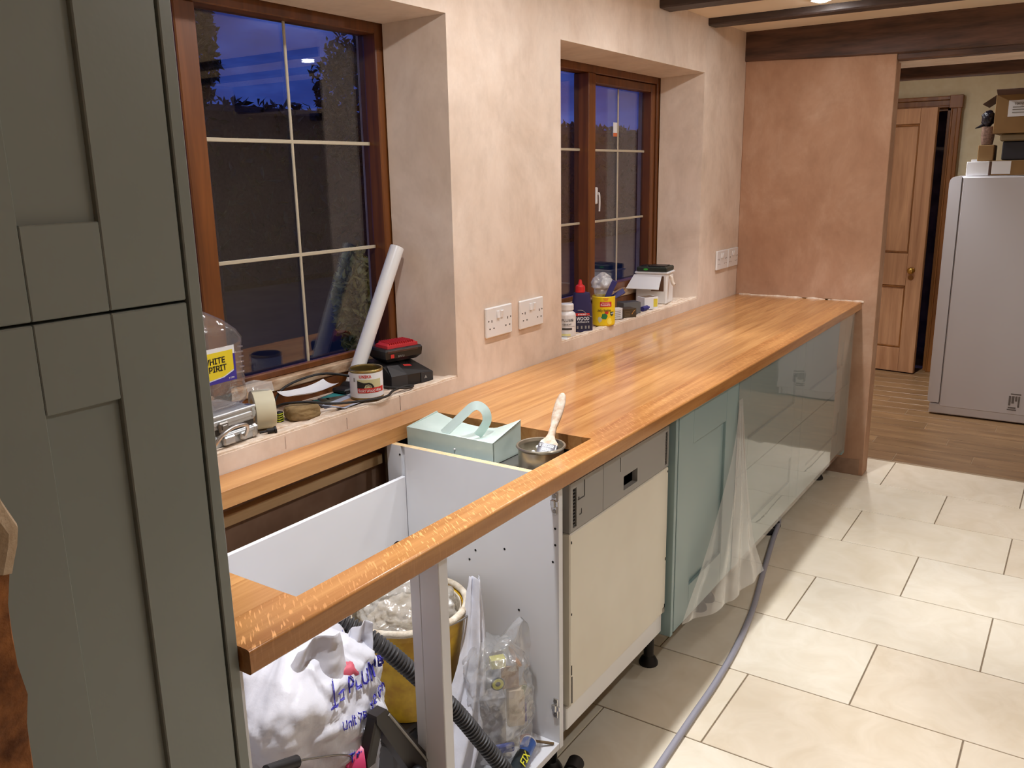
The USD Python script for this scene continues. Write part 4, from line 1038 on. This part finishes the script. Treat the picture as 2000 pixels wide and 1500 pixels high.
# gathered ears
def ear(p0, p1, w0, w1, side, seed):
    P = []
    p0, p1, side = (np.array(k, float) for k in (p0, p1, side))
    for i, q in enumerate(np.linspace(0, 1, 22)):
        row = []
        for s in np.linspace(-1, 1, 18):
            w = w0 + (w1 - w0) * q
            nrm = np.cross(side, p1 - p0); nrm /= np.linalg.norm(nrm)
            f = .016 * math.sin(s * 5 + seed) * (1 - .3 * q) + .012 * (fbm([[s * 2, q * 4, seed]], 3, seed)[0] - .5)
            row.append(p0 + (p1 - p0) * q + side * s * w + nrm * f - np.array([0, 0, .012 * (s * s) * q]))
        P.append(row)
    return sheet(P, .0016)
part(t, 'handle_ear', ear((.825, -.44, BZ + .43), (.862, -.445, BZ + .525), .060, .030, (.75, -.35, .25), 2), 'carrier', True)
part(t, 'handle_ear', ear((.70, -.46, BZ + .45), (.74, -.46, BZ + .56), .09, .045, (.85, -.40, .12), 5), 'carrier', True)
# blue print follows the bag: rays from outside find its surface
_tree = trimesh.Trimesh(bm.vertices, bm.faces, process=False)
def on_bag(msh, o, u, v, lift=.002):
    vv, ff = trimesh.remesh.subdivide_to_size(msh.vertices, msh.faces, .006, max_iter=6)
    o, u, v = (np.array(k, float) for k in (o, u, v))
    n = np.cross(u, v); n /= np.linalg.norm(n)
    flatp = o + vv[:, :1] * u + vv[:, 1:2] * v
    bv, bn = _tree.vertices, _tree.vertex_normals
    from scipy.spatial import cKDTree
    ok = bn @ n > .05
    uu = np.stack([bv @ u, bv @ v], 1)[ok] / [u @ u, v @ v]
    d, idx = cKDTree(uu).query(np.stack([flatp @ u, flatp @ v], 1) / [u @ u, v @ v], k=9)
    near = (bv[ok] @ n)[idx]
    dep = np.where(np.ptp(near, axis=1) < .05, near.max(1), near[:, 0])
    top = vv[:, 2] / max(1e-9, vv[:, 2].max())
    q = flatp + n * (dep - flatp @ n)[:, None] + n * (lift * (.2 + .8 * top))[:, None]
    return trimesh.Trimesh(q, ff, process=False)
INK = flat('blue_ink', (58, 52, 160), .5)
u_, v_ = np.array([.80, -.56, -.22]), np.array([-.06, -.1, .99])
u_ /= np.linalg.norm(u_)
for nm, s, h, x, z, b in (('lettering', 'PLUMB', .0185, .000, .388, True), ('address_lettering', 'Unit 7B, 32 Ch', .0112, -.020, .343, True), ('address_lettering', 'Wo', .0105, .040, .322, True), ('trade_lettering', 'Trade', .017, -.014, .275, True), ('trade_lettering', 'Direct', .011, -.002, .243, True)):
    part(t, nm, on_bag(text(s, h, b, depth=.0012), np.array([.758, -.505, BZ + .064 + z]) + u_ * x, u_, v_), INK, False)
part(t, 'tap_emblem', on_bag(trimesh.util.concatenate([patch(-.002, .001, 0, .034, .0012), patch(-.01, .006, -.002, .001, .0012), patch(.010, .012, .0, .014, .0012), patch(.018, .020, .0, .014, .0012), patch(.010, .020, .0, .0015, .0012), patch(.008, .022, .013, .0146, .0012)]), np.array([.758, -.505, BZ + .448]) - u_ * .028, u_, v_), INK, False)
g = trimesh.creation.icosphere(3, 1.0); g.vertices = g.vertices * [.030, .022, .027] * (1 + .4 * (fbm(g.vertices * 2, 3, 7) - .5))[:, None]
solo('red_wrapper', mv(g, .786, -.474, BZ + .462), flat('red_wrapper', (206, 92, 108), .5), 'crumpled red wrapper showing in the mouth of the white carrier bag', 'wrapper', smooth=True)

# yellow builder's bucket on a dark toolbox
t = thing('toolbox', 'low dark grey toolbox under the yellow bucket at the back of the sink unit', 'toolbox', (1.18, -.255, BZ))
part(t, 'base', bx(-.15, .15, -.105, .105, 0, .095, .006), flat('toolbox_grey', (70, 62, 56), .6))
part(t, 'lid', bx(-.152, .152, -.107, .107, .096, .117, .006), flat('toolbox_lid', (58, 52, 48), .6))
part(t, 'clasp', [bx(x - .015, x + .015, -.112, -.105, .08, .108, .003) for x in (-.09, .09)], 'black')
KB = (1.185, -.278, BZ + .1178)
t = thing('yellow_bucket', 'plaster-crusted yellow bucket with a wire handle behind the white post', 'bucket', KB)
R0, R1, H = .112, .146, .262
M['bucket'] = mat('yellow_bucket', C(190, 142, 16), .5, col2=C(222, 180, 40), scale=14, span=(.4, .6), bump=.0005)
M['crust'] = mat('plaster_crust', C(196, 180, 156), .9, col2=C(232, 222, 204), scale=36, bump=.002)
part(t, 'shell', lathe([(0, 0), (R0 - .004, 0), (R0, .004), (R1 - .003, H - .03), (R1 - .002, H - .028), (R1 + .003, H - .012), (R1 - .008, H - .012), (R0 - .006, .012), (0, .012)], 64), 'bucket', 40)
rim = sweep([( (R1 + .002 + .002 * fbm([[math.cos(a) * 4, math.sin(a) * 4, 0]], 3, 2)[0]) * math.cos(a), (R1 + .002) * math.sin(a), H - .006 + .004 * fbm([[math.cos(a) * 5, math.sin(a) * 5, 3]], 3, 2)[0]) for a in np.linspace(0, 2 * np.pi, 72, endpoint=False)], .0085, 10, closed=True)
part(t, 'crusted_rim', rim, 'crust', True)
part(t, 'crusted_inside', lathe([(R0 - .002, .06), (R1 - .010, H - .01), (R1 - .013, H - .012), (R0 - .006, .06)], 48), 'crust', 40)
hw = [(R1 + .006, -.03, H - .025)] + [(math.cos(q) * (R1 + .012), -.03 - math.sin(q) * .115, H - .02 + .012 * math.sin(q)) for q in np.linspace(.15, math.pi - .15, 14)] + [(-R1 - .006, -.03, H - .025)]
part(t, 'wire_handle', rot(sweep(spline(hw, 3), .0024, 8), -38), 'steel', True)
part(t, 'handle_ear', [rot(sweep([(s * (R1 + .007 + .012 * math.cos(a)), -.03, H - .025 + .012 * math.sin(a)) for a in np.linspace(0, 2 * np.pi, 16, endpoint=False)], .0032, 8, closed=True), -38) for s in (-1, 1)], 'steel', True)
# plastic waste in the bucket
g = trimesh.creation.icosphere(5)
v = g.vertices * (1 + .55 * (fbm(g.vertices * 3.2, 4, 12) - .5))[:, None] * [.118, .118, .085]
v[v[:, 2] < 0] *= .84
g.vertices = v
solo('bucket_waste', mv(g, KB[0], KB[1], KB[2] + H - .02), film_mat('waste_film', (.9, .9, .9), .08, .34, haze_col=(.75, .7, .62), rough=.15, bump=.006, bump_scale=30), 'crumpled clear plastic waste filling the yellow bucket', 'plastic waste', smooth=True)
solo('rubble_lump', mv(trimesh.Trimesh(g.vertices * [.74, .74, .6], g.faces, process=False), KB[0], KB[1], KB[2] + H - .05), 'crust', 'pale plaster rubble under the plastic waste in the yellow bucket', 'rubble', smooth=True)
solo('grey_offcut', rot(bx(-.03, .03, -.0015, .0015, -.016, .016, .0005), 30).apply_translation((KB[0] - .04, KB[1] - .085, KB[2] + H + .012)), flat('grey_offcut', (128, 128, 124), .5), 'small flat grey offcut on top of the plastic waste in the bucket', 'offcut')

# ribbed black vacuum hose
hp = spline([(.885, -.345, .662), (.915, -.385, .630), (.95, -.43, .580), (1.00, -.475, .50), (1.06, -.515, .408), (1.105, -.56, .31), (1.14, -.605, .22), (1.165, -.66, .12), (1.17, -.74, .035), (1.13, -.84, .021), (1.02, -.93, .021)], 26)
seg = np.linalg.norm(np.diff(hp, axis=0), axis=1); al = np.concatenate([[0], np.cumsum(seg)])
sN = np.arange(0, al[-1], .0015)
hp = np.stack([np.interp(sN, al, hp[:, k]) for k in range(3)], 1)
rr = .0168 + .0024 * np.clip(2.2 * np.sin(sN / .0088 * 2 * np.pi), -1, 1)
solo('vacuum_hose', sweep(hp, rr, 18), flat('hose_grey', (64, 62, 62), .5), 'ribbed dark grey vacuum hose crossing in front of the yellow bucket', 'hose', smooth=25)

# tall folded white plastic leaning in the corner
def folded():
    P = []
    for q in np.linspace(0, 1, 60):
        c = np.array([1.075, -.475, BZ + .01]) * (1 - q) + np.array([1.262, -.438, BZ + .455]) * q + np.array([.03, -.01, 0]) * math.sin(math.pi * q)
        w = .062 * (1 - q) ** .8 + .018 + .012 * math.sin(q * 7) * (1 - q)
        row = []
        for s in np.linspace(-1, 1, 24):
            f = .014 * math.sin(4 * s + 1.5) + .012 * math.sin(9 * s + 2 * q) * (1 - .4 * q) + .02 * (fbm([[s * 2.5, q * 6, 2]], 3, 3)[0] - .5)
            row.append(c + np.array([.60, -.42, -.12]) * s * w + np.array([-.5, -.8, .1]) * f)
        P.append(row)
    return sheet(P, .0018)
solo('folded_white_bag', folded(), 'carrier', 'long folded white plastic bag standing upright between the bucket and the clear rubbish bag', 'bag', smooth=True)

# clear rubbish bag with its contents
t = thing('clear_rubbish_bag', 'clear plastic bag of mixed rubbish leaning on the right side panel of the sink unit', 'bag')
CBX, CBY = 1.255, -.485
cb = bag_mesh(CBX, CBY, BZ, [(0, .05), (.02, .078), (.10, .088), (.18, .085), (.23, .076), (.27, .060), (.30, .036)], n=90, m=60, seed=9, amp=.022, sy=.98)
part(t, 'bag', cb, 'clear_bag', True)
P = []
for q in np.linspace(0, 1, 26):
    P.append([np.array([1.275, -.50, BZ + .22]) * (1 - q) + np.array([1.335, -.52, BZ + .335]) * q + np.array([.65, -.5, -.1]) * s * (.085 * (1 - q) ** .7 + .004) + np.array([-.5, -.7, 0]) * (.012 * math.sin(5 * s + 3 * q) + .014 * (fbm([[s * 3, q * 4, 1]], 3, 3)[0] - .5)) for s in np.linspace(-1, 1, 20)])
part(t, 'open_mouth', sheet(P, .0008), 'clear_bag', True)
def rubbish(name, label, cat, mesh, m, smooth=30):
    solo(name, mesh, m, label, cat, smooth=smooth)
rubbish('orange_lid', 'round orange lid showing at the top of the clear rubbish bag', 'lid', rot(lathe([(0, 0), (.028, 0), (.03, .004), (.028, .009), (0, .010)], 28), 62, (.75, .66, 0)).apply_translation((1.318, -.505, BZ + .235)), flat('orange_lid', (206, 138, 58), .45))
rubbish('card_scrap', 'brown printed card scrap inside the clear rubbish bag', 'card', rot(bx(-.022, .022, -.002, .002, -.03, .03, .0008), -42).apply_translation((1.285, -.515, BZ + .200)), flat('brown_scrap', (172, 140, 112), .7))
t = thing('tag_card', 'round yellow and navy tag hanging at the mouth of the clear rubbish bag', 'tag', (1.205, -.535, BZ + .232), rz=-42)
part(t, 'disc', rot(lathe([(0, 0), (.017, 0), (.017, .002), (0, .002)], 28), 90, (1, 0, 0)), flat('navy_tag', (44, 58, 70), .5))
part(t, 'yellow_ring', [rot(lathe([(.0065, .0021), (.0135, .0021), (.0135, .0028), (.0065, .0028)], 28), 90, (1, 0, 0)), ], flat('yellow_tag', (222, 220, 70), .5))
rubbish('yellow_carton', 'small yellow and grey carton in the clear rubbish bag behind the round tag', 'carton', rot(bx(-.018, .018, -.012, .012, -.012, .012, .001), -40).apply_translation((1.255, -.50, BZ + .252)), flat('yellow_carton', (212, 206, 110), .6))
rubbish('grey_box', 'grey card box filling the middle of the clear rubbish bag', 'box', rot(bx(-.03, .032, -.022, .022, -.075, .075, .002), -44).apply_translation((1.228, -.497, BZ + .105)), flat('grey_box', (150, 146, 146), .7))
rubbish('cream_packet', 'cream packet with purple and green print in the right of the clear rubbish bag', 'packet', rot(bx(-.022, .022, -.010, .010, -.055, .05, .004), -46).apply_translation((1.300, -.52, BZ + .115)), flat('cream_packet', (216, 196, 168), .6))
rubbish('violet_strip', 'narrow violet strip inside the clear rubbish bag beside the cream packet', 'strip', rot(bx(-.006, .006, -.002, .002, -.026, .026, .0005), -46).apply_translation((1.312, -.538, BZ + .095)), flat('violet_strip', (88, 78, 156), .5))
rubbish('green_strip', 'narrow dull green strip inside the clear rubbish bag above the violet one', 'strip', rot(rot(bx(-.006, .006, -.002, .002, -.022, .022, .0005), 18, (0, 1, 0)), -46).apply_translation((1.306, -.536, BZ + .150)), flat('green_strip', (126, 136, 104), .5))
rubbish('blue_wrapper', 'blue wrapper low in the left of the clear rubbish bag', 'wrapper', rot(bx(-.026, .026, -.006, .006, -.010, .012, .003), -40).apply_translation((1.205, -.548, BZ + .062)), flat('blue_wrapper', (66, 84, 168), .45))

# blue sealant tube lying along the front
t = thing('sealant_tube', 'blue tube with yellow FIX lettering lying in front of the clear rubbish bag', 'tube', (1.245, -.572, BZ + .0185), rz=16)
part(t, 'barrel', cyl((-.09, 0, 0), (.062, 0, 0), .018, 28), flat('blue_tube', (62, 100, 178), .3), 40)
part(t, 'dark_label', cyl((-.085, 0, 0), (.012, 0, 0), .0183, 28), flat('tube_label', (40, 48, 52), .4), 40)
tm = text('FIX', .017, True, width=.042)
part(t, 'lettering', [lay(mv(tm, -.040, -.008, 0), (0, -.0127, .0136), (1, 0, 0), (0, .73, .73), .0022)], flat('yellow_letter', (226, 222, 60), .5), False)
part(t, 'end_cap', cyl((.062, 0, 0), (.066, 0, 0), .0186, 28), 'white_plastic')
g = trimesh.creation.icosphere(3, 1.0); g.vertices = g.vertices * [.018, .014, .012] * (1 + .5 * (fbm(g.vertices * 2, 3, 17) - .5))[:, None]
solo('pink_scrap', mv(g, 1.318, -.535, BZ + .012), flat('pink_scrap', (206, 140, 130), .5), 'small crumpled pink scrap beyond the end of the blue tube', 'scrap', smooth=True)
solo('twig', cyl((1.320, -.565, BZ + .018), (1.352, -.598, BZ + .004), .0035, 8), flat('brown_stick', (110, 88, 60), .7), 'short brown stick lying at the front corner of the sink unit', 'stick')

# black plastic tool, reel and the bucket handle low on the left
t = thing('black_hand_tool', 'angular black plastic hand tool propped between the carrier bag and the post', 'tool')
part(t, 'body', [hull([np.array(p) + [dx, dy, dz] for p in ((.782, -.555, .57), (.80, -.55, .545)) for dx in (-.014, .014) for dy in (-.012, .012) for dz in (-.008, .008)] + [np.array([.905, -.56, .36]) + [dx, dy, dz] for dx in (-.026, .026) for dy in (-.014, .014) for dz in (-.01, .01)]),
                 hull([np.array(p) + [dx, dy, dz] for p in ((.778, -.553, .565), (.757, -.545, .485)) for dx in (-.009, .012) for dy in (-.010, .010) for dz in (-.012, .008)])], flat('tool_black', (38, 32, 30), .45), False)
part(t, 'edge_highlight', sweep([(.800, -.568, .565), (.922, -.576, .362)], .0028, 8), 'grey_plastic')
part(t, 'knob', [mv(trimesh.creation.icosphere(3, .017), .855, -.585, .405), mv(trimesh.creation.icosphere(3, .022), .83, -.56, .385)], 'black', True)
part(t, 'leg', [hull([np.array(p) + [dx, dy, dz] for p in ((.905, -.56, .36), (.93, -.555, .172)) for dx in (-.02, .02) for dy in (-.014, .014) for dz in (-.007, .007)])], 'black', False)
t = thing('red_bucket', 'dark red bucket with a black-gripped wire handle, bottom left, before the carrier bag', 'bucket', (.635, -.528, BZ))
R0, R1, H = .070, .093, .300
part(t, 'shell', lathe([(0, 0), (R0, 0), (R1, H), (R1 + .004, H + .002), (R1 + .002, H + .006), (R1 - .004, H + .002), (R0 - .004, .008), (0, .008)], 56), flat('dark_red_plastic', (150, 34, 56), .4), 40)
hc = [(R1 + .004, 0, H - .010), (R1 + .002, -.008, H + .035), (.06, -.018, H + .070), (.0, -.022, H + .105), (-.05, -.024, H + .130), (-.11, -.024, H + .150), (-.125, -.018, H + .10), (-R1 - .006, 0, H - .012)]
part(t, 'wire_handle', sweep(spline(hc, 6), .002, 8), 'steel', True)
part(t, 'grip', sweep([(-.112, -.024, H + .1505), (-.048, -.024, H + .129)], .011, 14), 'black')
part(t, 'handle_hook', sweep(spline([(R1 + .003, .004, H - .02), (R1 + .016, -.004, H - .006), (R1 + .008, -.006, H + .010), (R1 - .006, -.004, H + .004)], 5), .0028, 8), 'steel', True)
t = thing('pink_reel', 'round pink and dark red reel under the black hand tool', 'reel', (.752, -.515, .470), rz=-38)
rg = rot(lathe([(.034, -.018), (.046, -.018), (.046, .018), (.034, .018), (.034, -.018)], 36), 90, (0, 1, 0))
part(t, 'ring', rg, flat('pink_reel', (220, 70, 116), .4), 40)
part(t, 'core', rot(lathe([(0, -.012), (.034, -.012), (.034, .012), (0, .012)], 30), 90, (0, 1, 0)), flat('dark_reel', (70, 18, 30), .5))

# ------------------------------------------------------------------ floor: cable and steel tube
solo('floor_cable', sweep(spline([(1.20, -.79, .0105), (1.40, -.782, .0105), (1.598, -.774, .0105), (1.856, -.766, .0105), (2.068, -.760, .0105), (2.305, -.742, .0105), (2.57, -.706, .0105), (2.871, -.646, .0105), (3.176, -.587, .0105), (3.47, -.528, .0105), (3.62, -.44, .0105), (3.70, -.3, .0105)], 8), .0102, 14),
     flat('lilac_cable', (156, 154, 164), .45), 'thick lilac-grey cable lying in a long curve across the tiled floor', 'cable', smooth=True)
t = thing('vacuum_tube', 'grey vacuum tube with a black end lying on the tiles below the sink unit', 'tube')
part(t, 'tube', cyl((1.05, -.68, .0185), (1.462, -.592, .0185), .0182, 28), flat('tube_grey', (118, 116, 112), .35), 40)
part(t, 'end_collar', lathe([(.012, -.03), (.0225, -.03), (.0225, .012), (.017, .014), (.012, .012)], 28).apply_transform(trimesh.geometry.align_vectors([0, 0, 1], [.412, .088, 0])).apply_translation((1.475, -.589, .0226)), 'black_rubber')

# ------------------------------------------------------------------ hall: fridge and the things on it
t = thing('fridge', 'tall white fridge seen from its side through the doorway', 'fridge')
M['fridge'] = mat('fridge_white', C(208, 205, 208), .4, bump=.0002, bump_scale=260)
part(t, 'body', bx(5.71, 6.29, -1.46, -.873, .055, 1.500, .008), 'fridge')
part(t, 'plinth', bx(5.715, 6.285, -1.44, -.815, .008, .072, .006), 'fridge')
dp = [(-.870, .080), (-.822, .080), (-.806, .088), (-.803, .10), (-.803, 1.460), (-.808, 1.482), (-.820, 1.496), (-.84, 1.502), (-.870, 1.503)]
part(t, 'door', prism(dp[::-1], 5.709, 6.291, 'x'), 'fridge', 40)
part(t, 'door_seal', bx(5.716, 6.284, -.8745, -.8690, .085, 1.495, 0), flat('seal_grey', (110, 104, 104), .6))
part(t, 'hinge', bx(5.712, 5.73, -.872, -.862, 1.478, 1.484, .001), 'dark_plastic')
lb = lambda m: lay(m, (5.7098, -1.254, .085), (0, -1, 0), (0, 0, 1), .0002)
part(t, 'rating_label', [lb(patch(.012, .068, .100, .108)), lb(patch(.004, .016, .030, .092)), lb(patch(.020, .034, .045, .092)), lb(patch(.038, .050, .060, .092)), lb(patch(.054, .064, .022, .092)), lb(patch(.0, .05, .0, .008)), lb(patch(.004, .046, .012, .022))], flat('label_print', (112, 106, 102), .6), False)

CB = mat('cardboard', C(136, 104, 62), .8, col2=C(150, 116, 72), scale=4)
CBD = flat('dark_card', (92, 66, 54), .8)
t = thing('cardboard_box', 'large brown cardboard box with a white label on top of the fridge', 'box')
part(t, 'box', bx(5.74, 6.14, -1.44, -1.005, 1.745, 1.965, .002), CB)
part(t, 'flap', hull([(5.738, -1.01, 1.962), (5.742, -1.01, 1.966), (5.738, -1.44, 1.962), (5.742, -1.44, 1.966), (5.66, -1.01, 1.885 + .10), (5.664, -1.01, 1.990), (5.66, -1.44, 1.985), (5.664, -1.44, 1.99)]), CBD, False)
part(t, 'flap', hull([(5.75, -1.003, 1.962), (6.13, -1.003, 1.962), (5.75, -1.006, 1.966), (6.13, -1.006, 1.966), (5.75, -.935, 1.915), (6.13, -.935, 1.915), (5.75, -.938, 1.919), (6.13, -.938, 1.919)]), CBD, False)
part(t, 'white_label', lay(patch(0, .12, 0, .092), (5.7398, -1.072, 1.838), (0, -1, 0), (0, 0, 1)), 'white_paper', False)
part(t, 'label_print', [lay(mv(text('HANDLE', .014, True), .030, .066, 0), (5.7392, -1.072, 1.838), (0, -1, 0), (0, 0, 1))] + [lay(patch(.022, .11, z, z + .006), (5.7392, -1.072, 1.838), (0, -1, 0), (0, 0, 1)) for z in (.050, .036, .020)], 'grey_plastic', False)
t = thing('white_carton', 'long white carton with a dark band lying on the fridge, left one of two', 'box')
part(t, 'box', bx(5.735, 5.95, -1.006, -.886, 1.5045, 1.586, .002), 'white_paper')
part(t, 'dark_band', bx(5.7338, 5.76, -1.0165, -1.0065, 1.5045, 1.585, .001), CBD)
t = thing('label_carton', 'brown carton with a large white label on the fridge, right of the white carton', 'box')
part(t, 'box', bx(5.735, 5.95, -1.24, -1.0175, 1.5045, 1.590, .002), CB)
part(t, 'white_label', lay(patch(0, .10, .006, .080), (5.7348, -1.020, 1.506), (0, -1, 0), (0, 0, 1)), 'white_paper', False)
solo('small_carton', bx(5.98, 6.05, -.96, -.88, 1.504, 1.60, .002), 'white_paper', 'small white carton standing behind the white carton at the fridge edge', 'box')
solo('folded_card', bx(5.76, 5.94, -1.02, -.935, 1.5875, 1.682, .004), CB, 'brown folded card pack lying on the white carton', 'card')
t = thing('black_bin', 'dark plastic crate under the large cardboard box on the fridge', 'crate')
part(t, 'tub', bx(5.76, 6.10, -1.44, -1.062, 1.592, 1.700, .006), flat('crate_dark', (34, 30, 38), .5))
part(t, 'lid', bx(5.745, 6.115, -1.45, -1.045, 1.701, 1.742, .008), flat('crate_lid', (128, 110, 80), .5))
solo('woven_basket', lathe([(0, 0), (.030, 0), (.033, .02), (.036, .055), (.034, .095), (.036, .105), (0, .105)], 24, 5.80, -.975, 1.6835, power=3), mat('woven', C(110, 84, 70), .8, col2=C(150, 120, 104), scale=90, bump=.002), 'small woven brown basket squeezed beside the large cardboard box', 'basket')
dk = trimesh.creation.icosphere(4); v = dk.vertices; v = v * (1 + .5 * (fbm(v * 2.4, 3, 31) - .5))[:, None] * [.05, .035, .048]; dk.vertices = v
t = thing('dark_bag', 'black plastic bag with a pointed tail stuffed between basket and box flap', 'bag')
part(t, 'bundle', mv(dk, 5.81, -.966, 1.835), flat('black_bag', (26, 22, 34), .4), True)
part(t, 'tail', sweep(spline([(5.81, -.95, 1.805), (5.80, -.925, 1.790), (5.79, -.905, 1.782)], 5), np.linspace(.012, .002, 11), 8), flat('black_bag_tail', (24, 20, 30), .4), True)

# ------------------------------------------------------------------ outside in the dusk
gr = solo('garden_ground', bx(-14, 30, .33, 40, -.4, -.12, 0), mat('dark_ground', C(58, 56, 50), .9, col2=C(76, 72, 62), scale=2), 'dark paved ground outside the windows', 'ground', kind='structure')
LEAF = np.array([[-.5, 0, 0], [0, -.22, .06], [.5, 0, 0], [0, .22, .06]])
def foliage(n, centre, rad, size, seed, shell=.55, power=2.0):
    r_ = np.random.RandomState(seed)
    d_ = r_.normal(size=(n, 3)); d_ /= np.linalg.norm(d_, axis=1, keepdims=True)
    k = (shell + (1 - shell) * r_.rand(n) ** .6) * (.72 + .5 * fbm(d_ * 2.4, 3, seed))
    c = centre + d_ * k[:, None] * rad
    A = r_.normal(size=(n, 3)); A /= np.linalg.norm(A, axis=1, keepdims=True)
    B = np.cross(A, r_.normal(size=(n, 3))); B /= np.linalg.norm(B, axis=1, keepdims=True)
    Cc = np.cross(A, B)
    s = size * (.6 + .8 * r_.rand(n))
    V = c[:, None] + s[:, None, None] * (LEAF[None, :, :1] * A[:, None] + LEAF[None, :, 1:2] * B[:, None] + LEAF[None, :, 2:] * Cc[:, None])
    idx = np.arange(n)[:, None] * 4
    F = np.concatenate([idx + [0, 1, 2], idx + [0, 2, 3]])
    return trimesh.Trimesh(V.reshape(-1, 3), F, process=False)
def leaf_mat(name, a, b):
    return usdkit.material(stage, '/World/Looks/' + name, {"g": ("geometry", {}), "n": ("noise_texture", {"scale": 9.0}), "r": ("rgb_ramp", {"ramp": [(.35, a), (.65, b)]}), "d": ("principled_bsdf", {"roughness": .45}), "t": ("translucent_bsdf" if False else "diffuse_bsdf", {}), "x": ("mix_closure", {"fac": .25})},
        [("g.position", "n.vector"), ("n.fac", "r.fac"), ("r.color", "d.base_color"), ("r.color", "t.color"), ("d.BSDF", "x.closure1"), ("t.BSDF", "x.closure2")], surface="x.closure")
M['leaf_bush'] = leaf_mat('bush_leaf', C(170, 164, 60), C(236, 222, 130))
M['leaf_tree'] = leaf_mat('tree_leaf', C(60, 58, 44), C(84, 78, 60))
M['bark'] = mat('bark', C(70, 56, 44), .9, col2=C(92, 76, 60), scale=20, bump=.004)
def plant(name, label, x, y, zc, rad, n, size, seed, m, trunk):
    t = thing(name, label, 'tree' if 'tree' in name else 'shrub')
    part(t, 'foliage', foliage(n, np.array([x, y, zc]), np.array(rad), size, seed), m, False)
    part(t, 'trunk', sweep(spline([(x, y, -.13), (x + .03, y, zc * .45), (x, y + .03, zc)], 5), np.linspace(trunk, trunk * .5, 11), 10), 'bark', True)
plant('clipped_shrub', 'pale green clipped shrub just outside the near window, lit from indoors', 2.865, 1.45, .93, (.125, .125, .29), 2600, .045, 3, 'leaf_bush', .02)
plant('garden_tree', 'dark bushy tree outside, towards the right of the near window', 8.95, 7.0, 2.5, (.70, .7, 1.0), 4200, .12, 5, 'leaf_tree', .14)
plant('garden_tree', 'dark spreading tree outside, at the top left of the near window', 6.15, 7.0, 3.0, (.34, .34, .7), 1800, .11, 8, 'leaf_tree', .14)
plant('garden_tree', 'slim dark tree outside at the right-hand edge of the near window', 11.2, 6.6, 2.3, (.55, .55, 1.4), 4000, .11, 11, 'leaf_tree', .1)
t = thing('garden_hedge', 'long dark clipped hedge across the garden outside', 'hedge')
r_ = np.random.RandomState(4); n = 14000
c = np.stack([r_.uniform(2, 26, n), 9.6 + r_.uniform(-.35, .35, n), r_.uniform(-.1, 2.75, n)], 1)
fo = foliage(n, np.zeros(3), np.zeros(3), .2, 77)
fo.vertices = fo.vertices + np.repeat(c, 4, axis=0)
part(t, 'leaves', fo, 'leaf_tree', False)
part(t, 'core', bx(2, 26, 9.35, 9.85, -.12, 2.65, .1), 'bark')
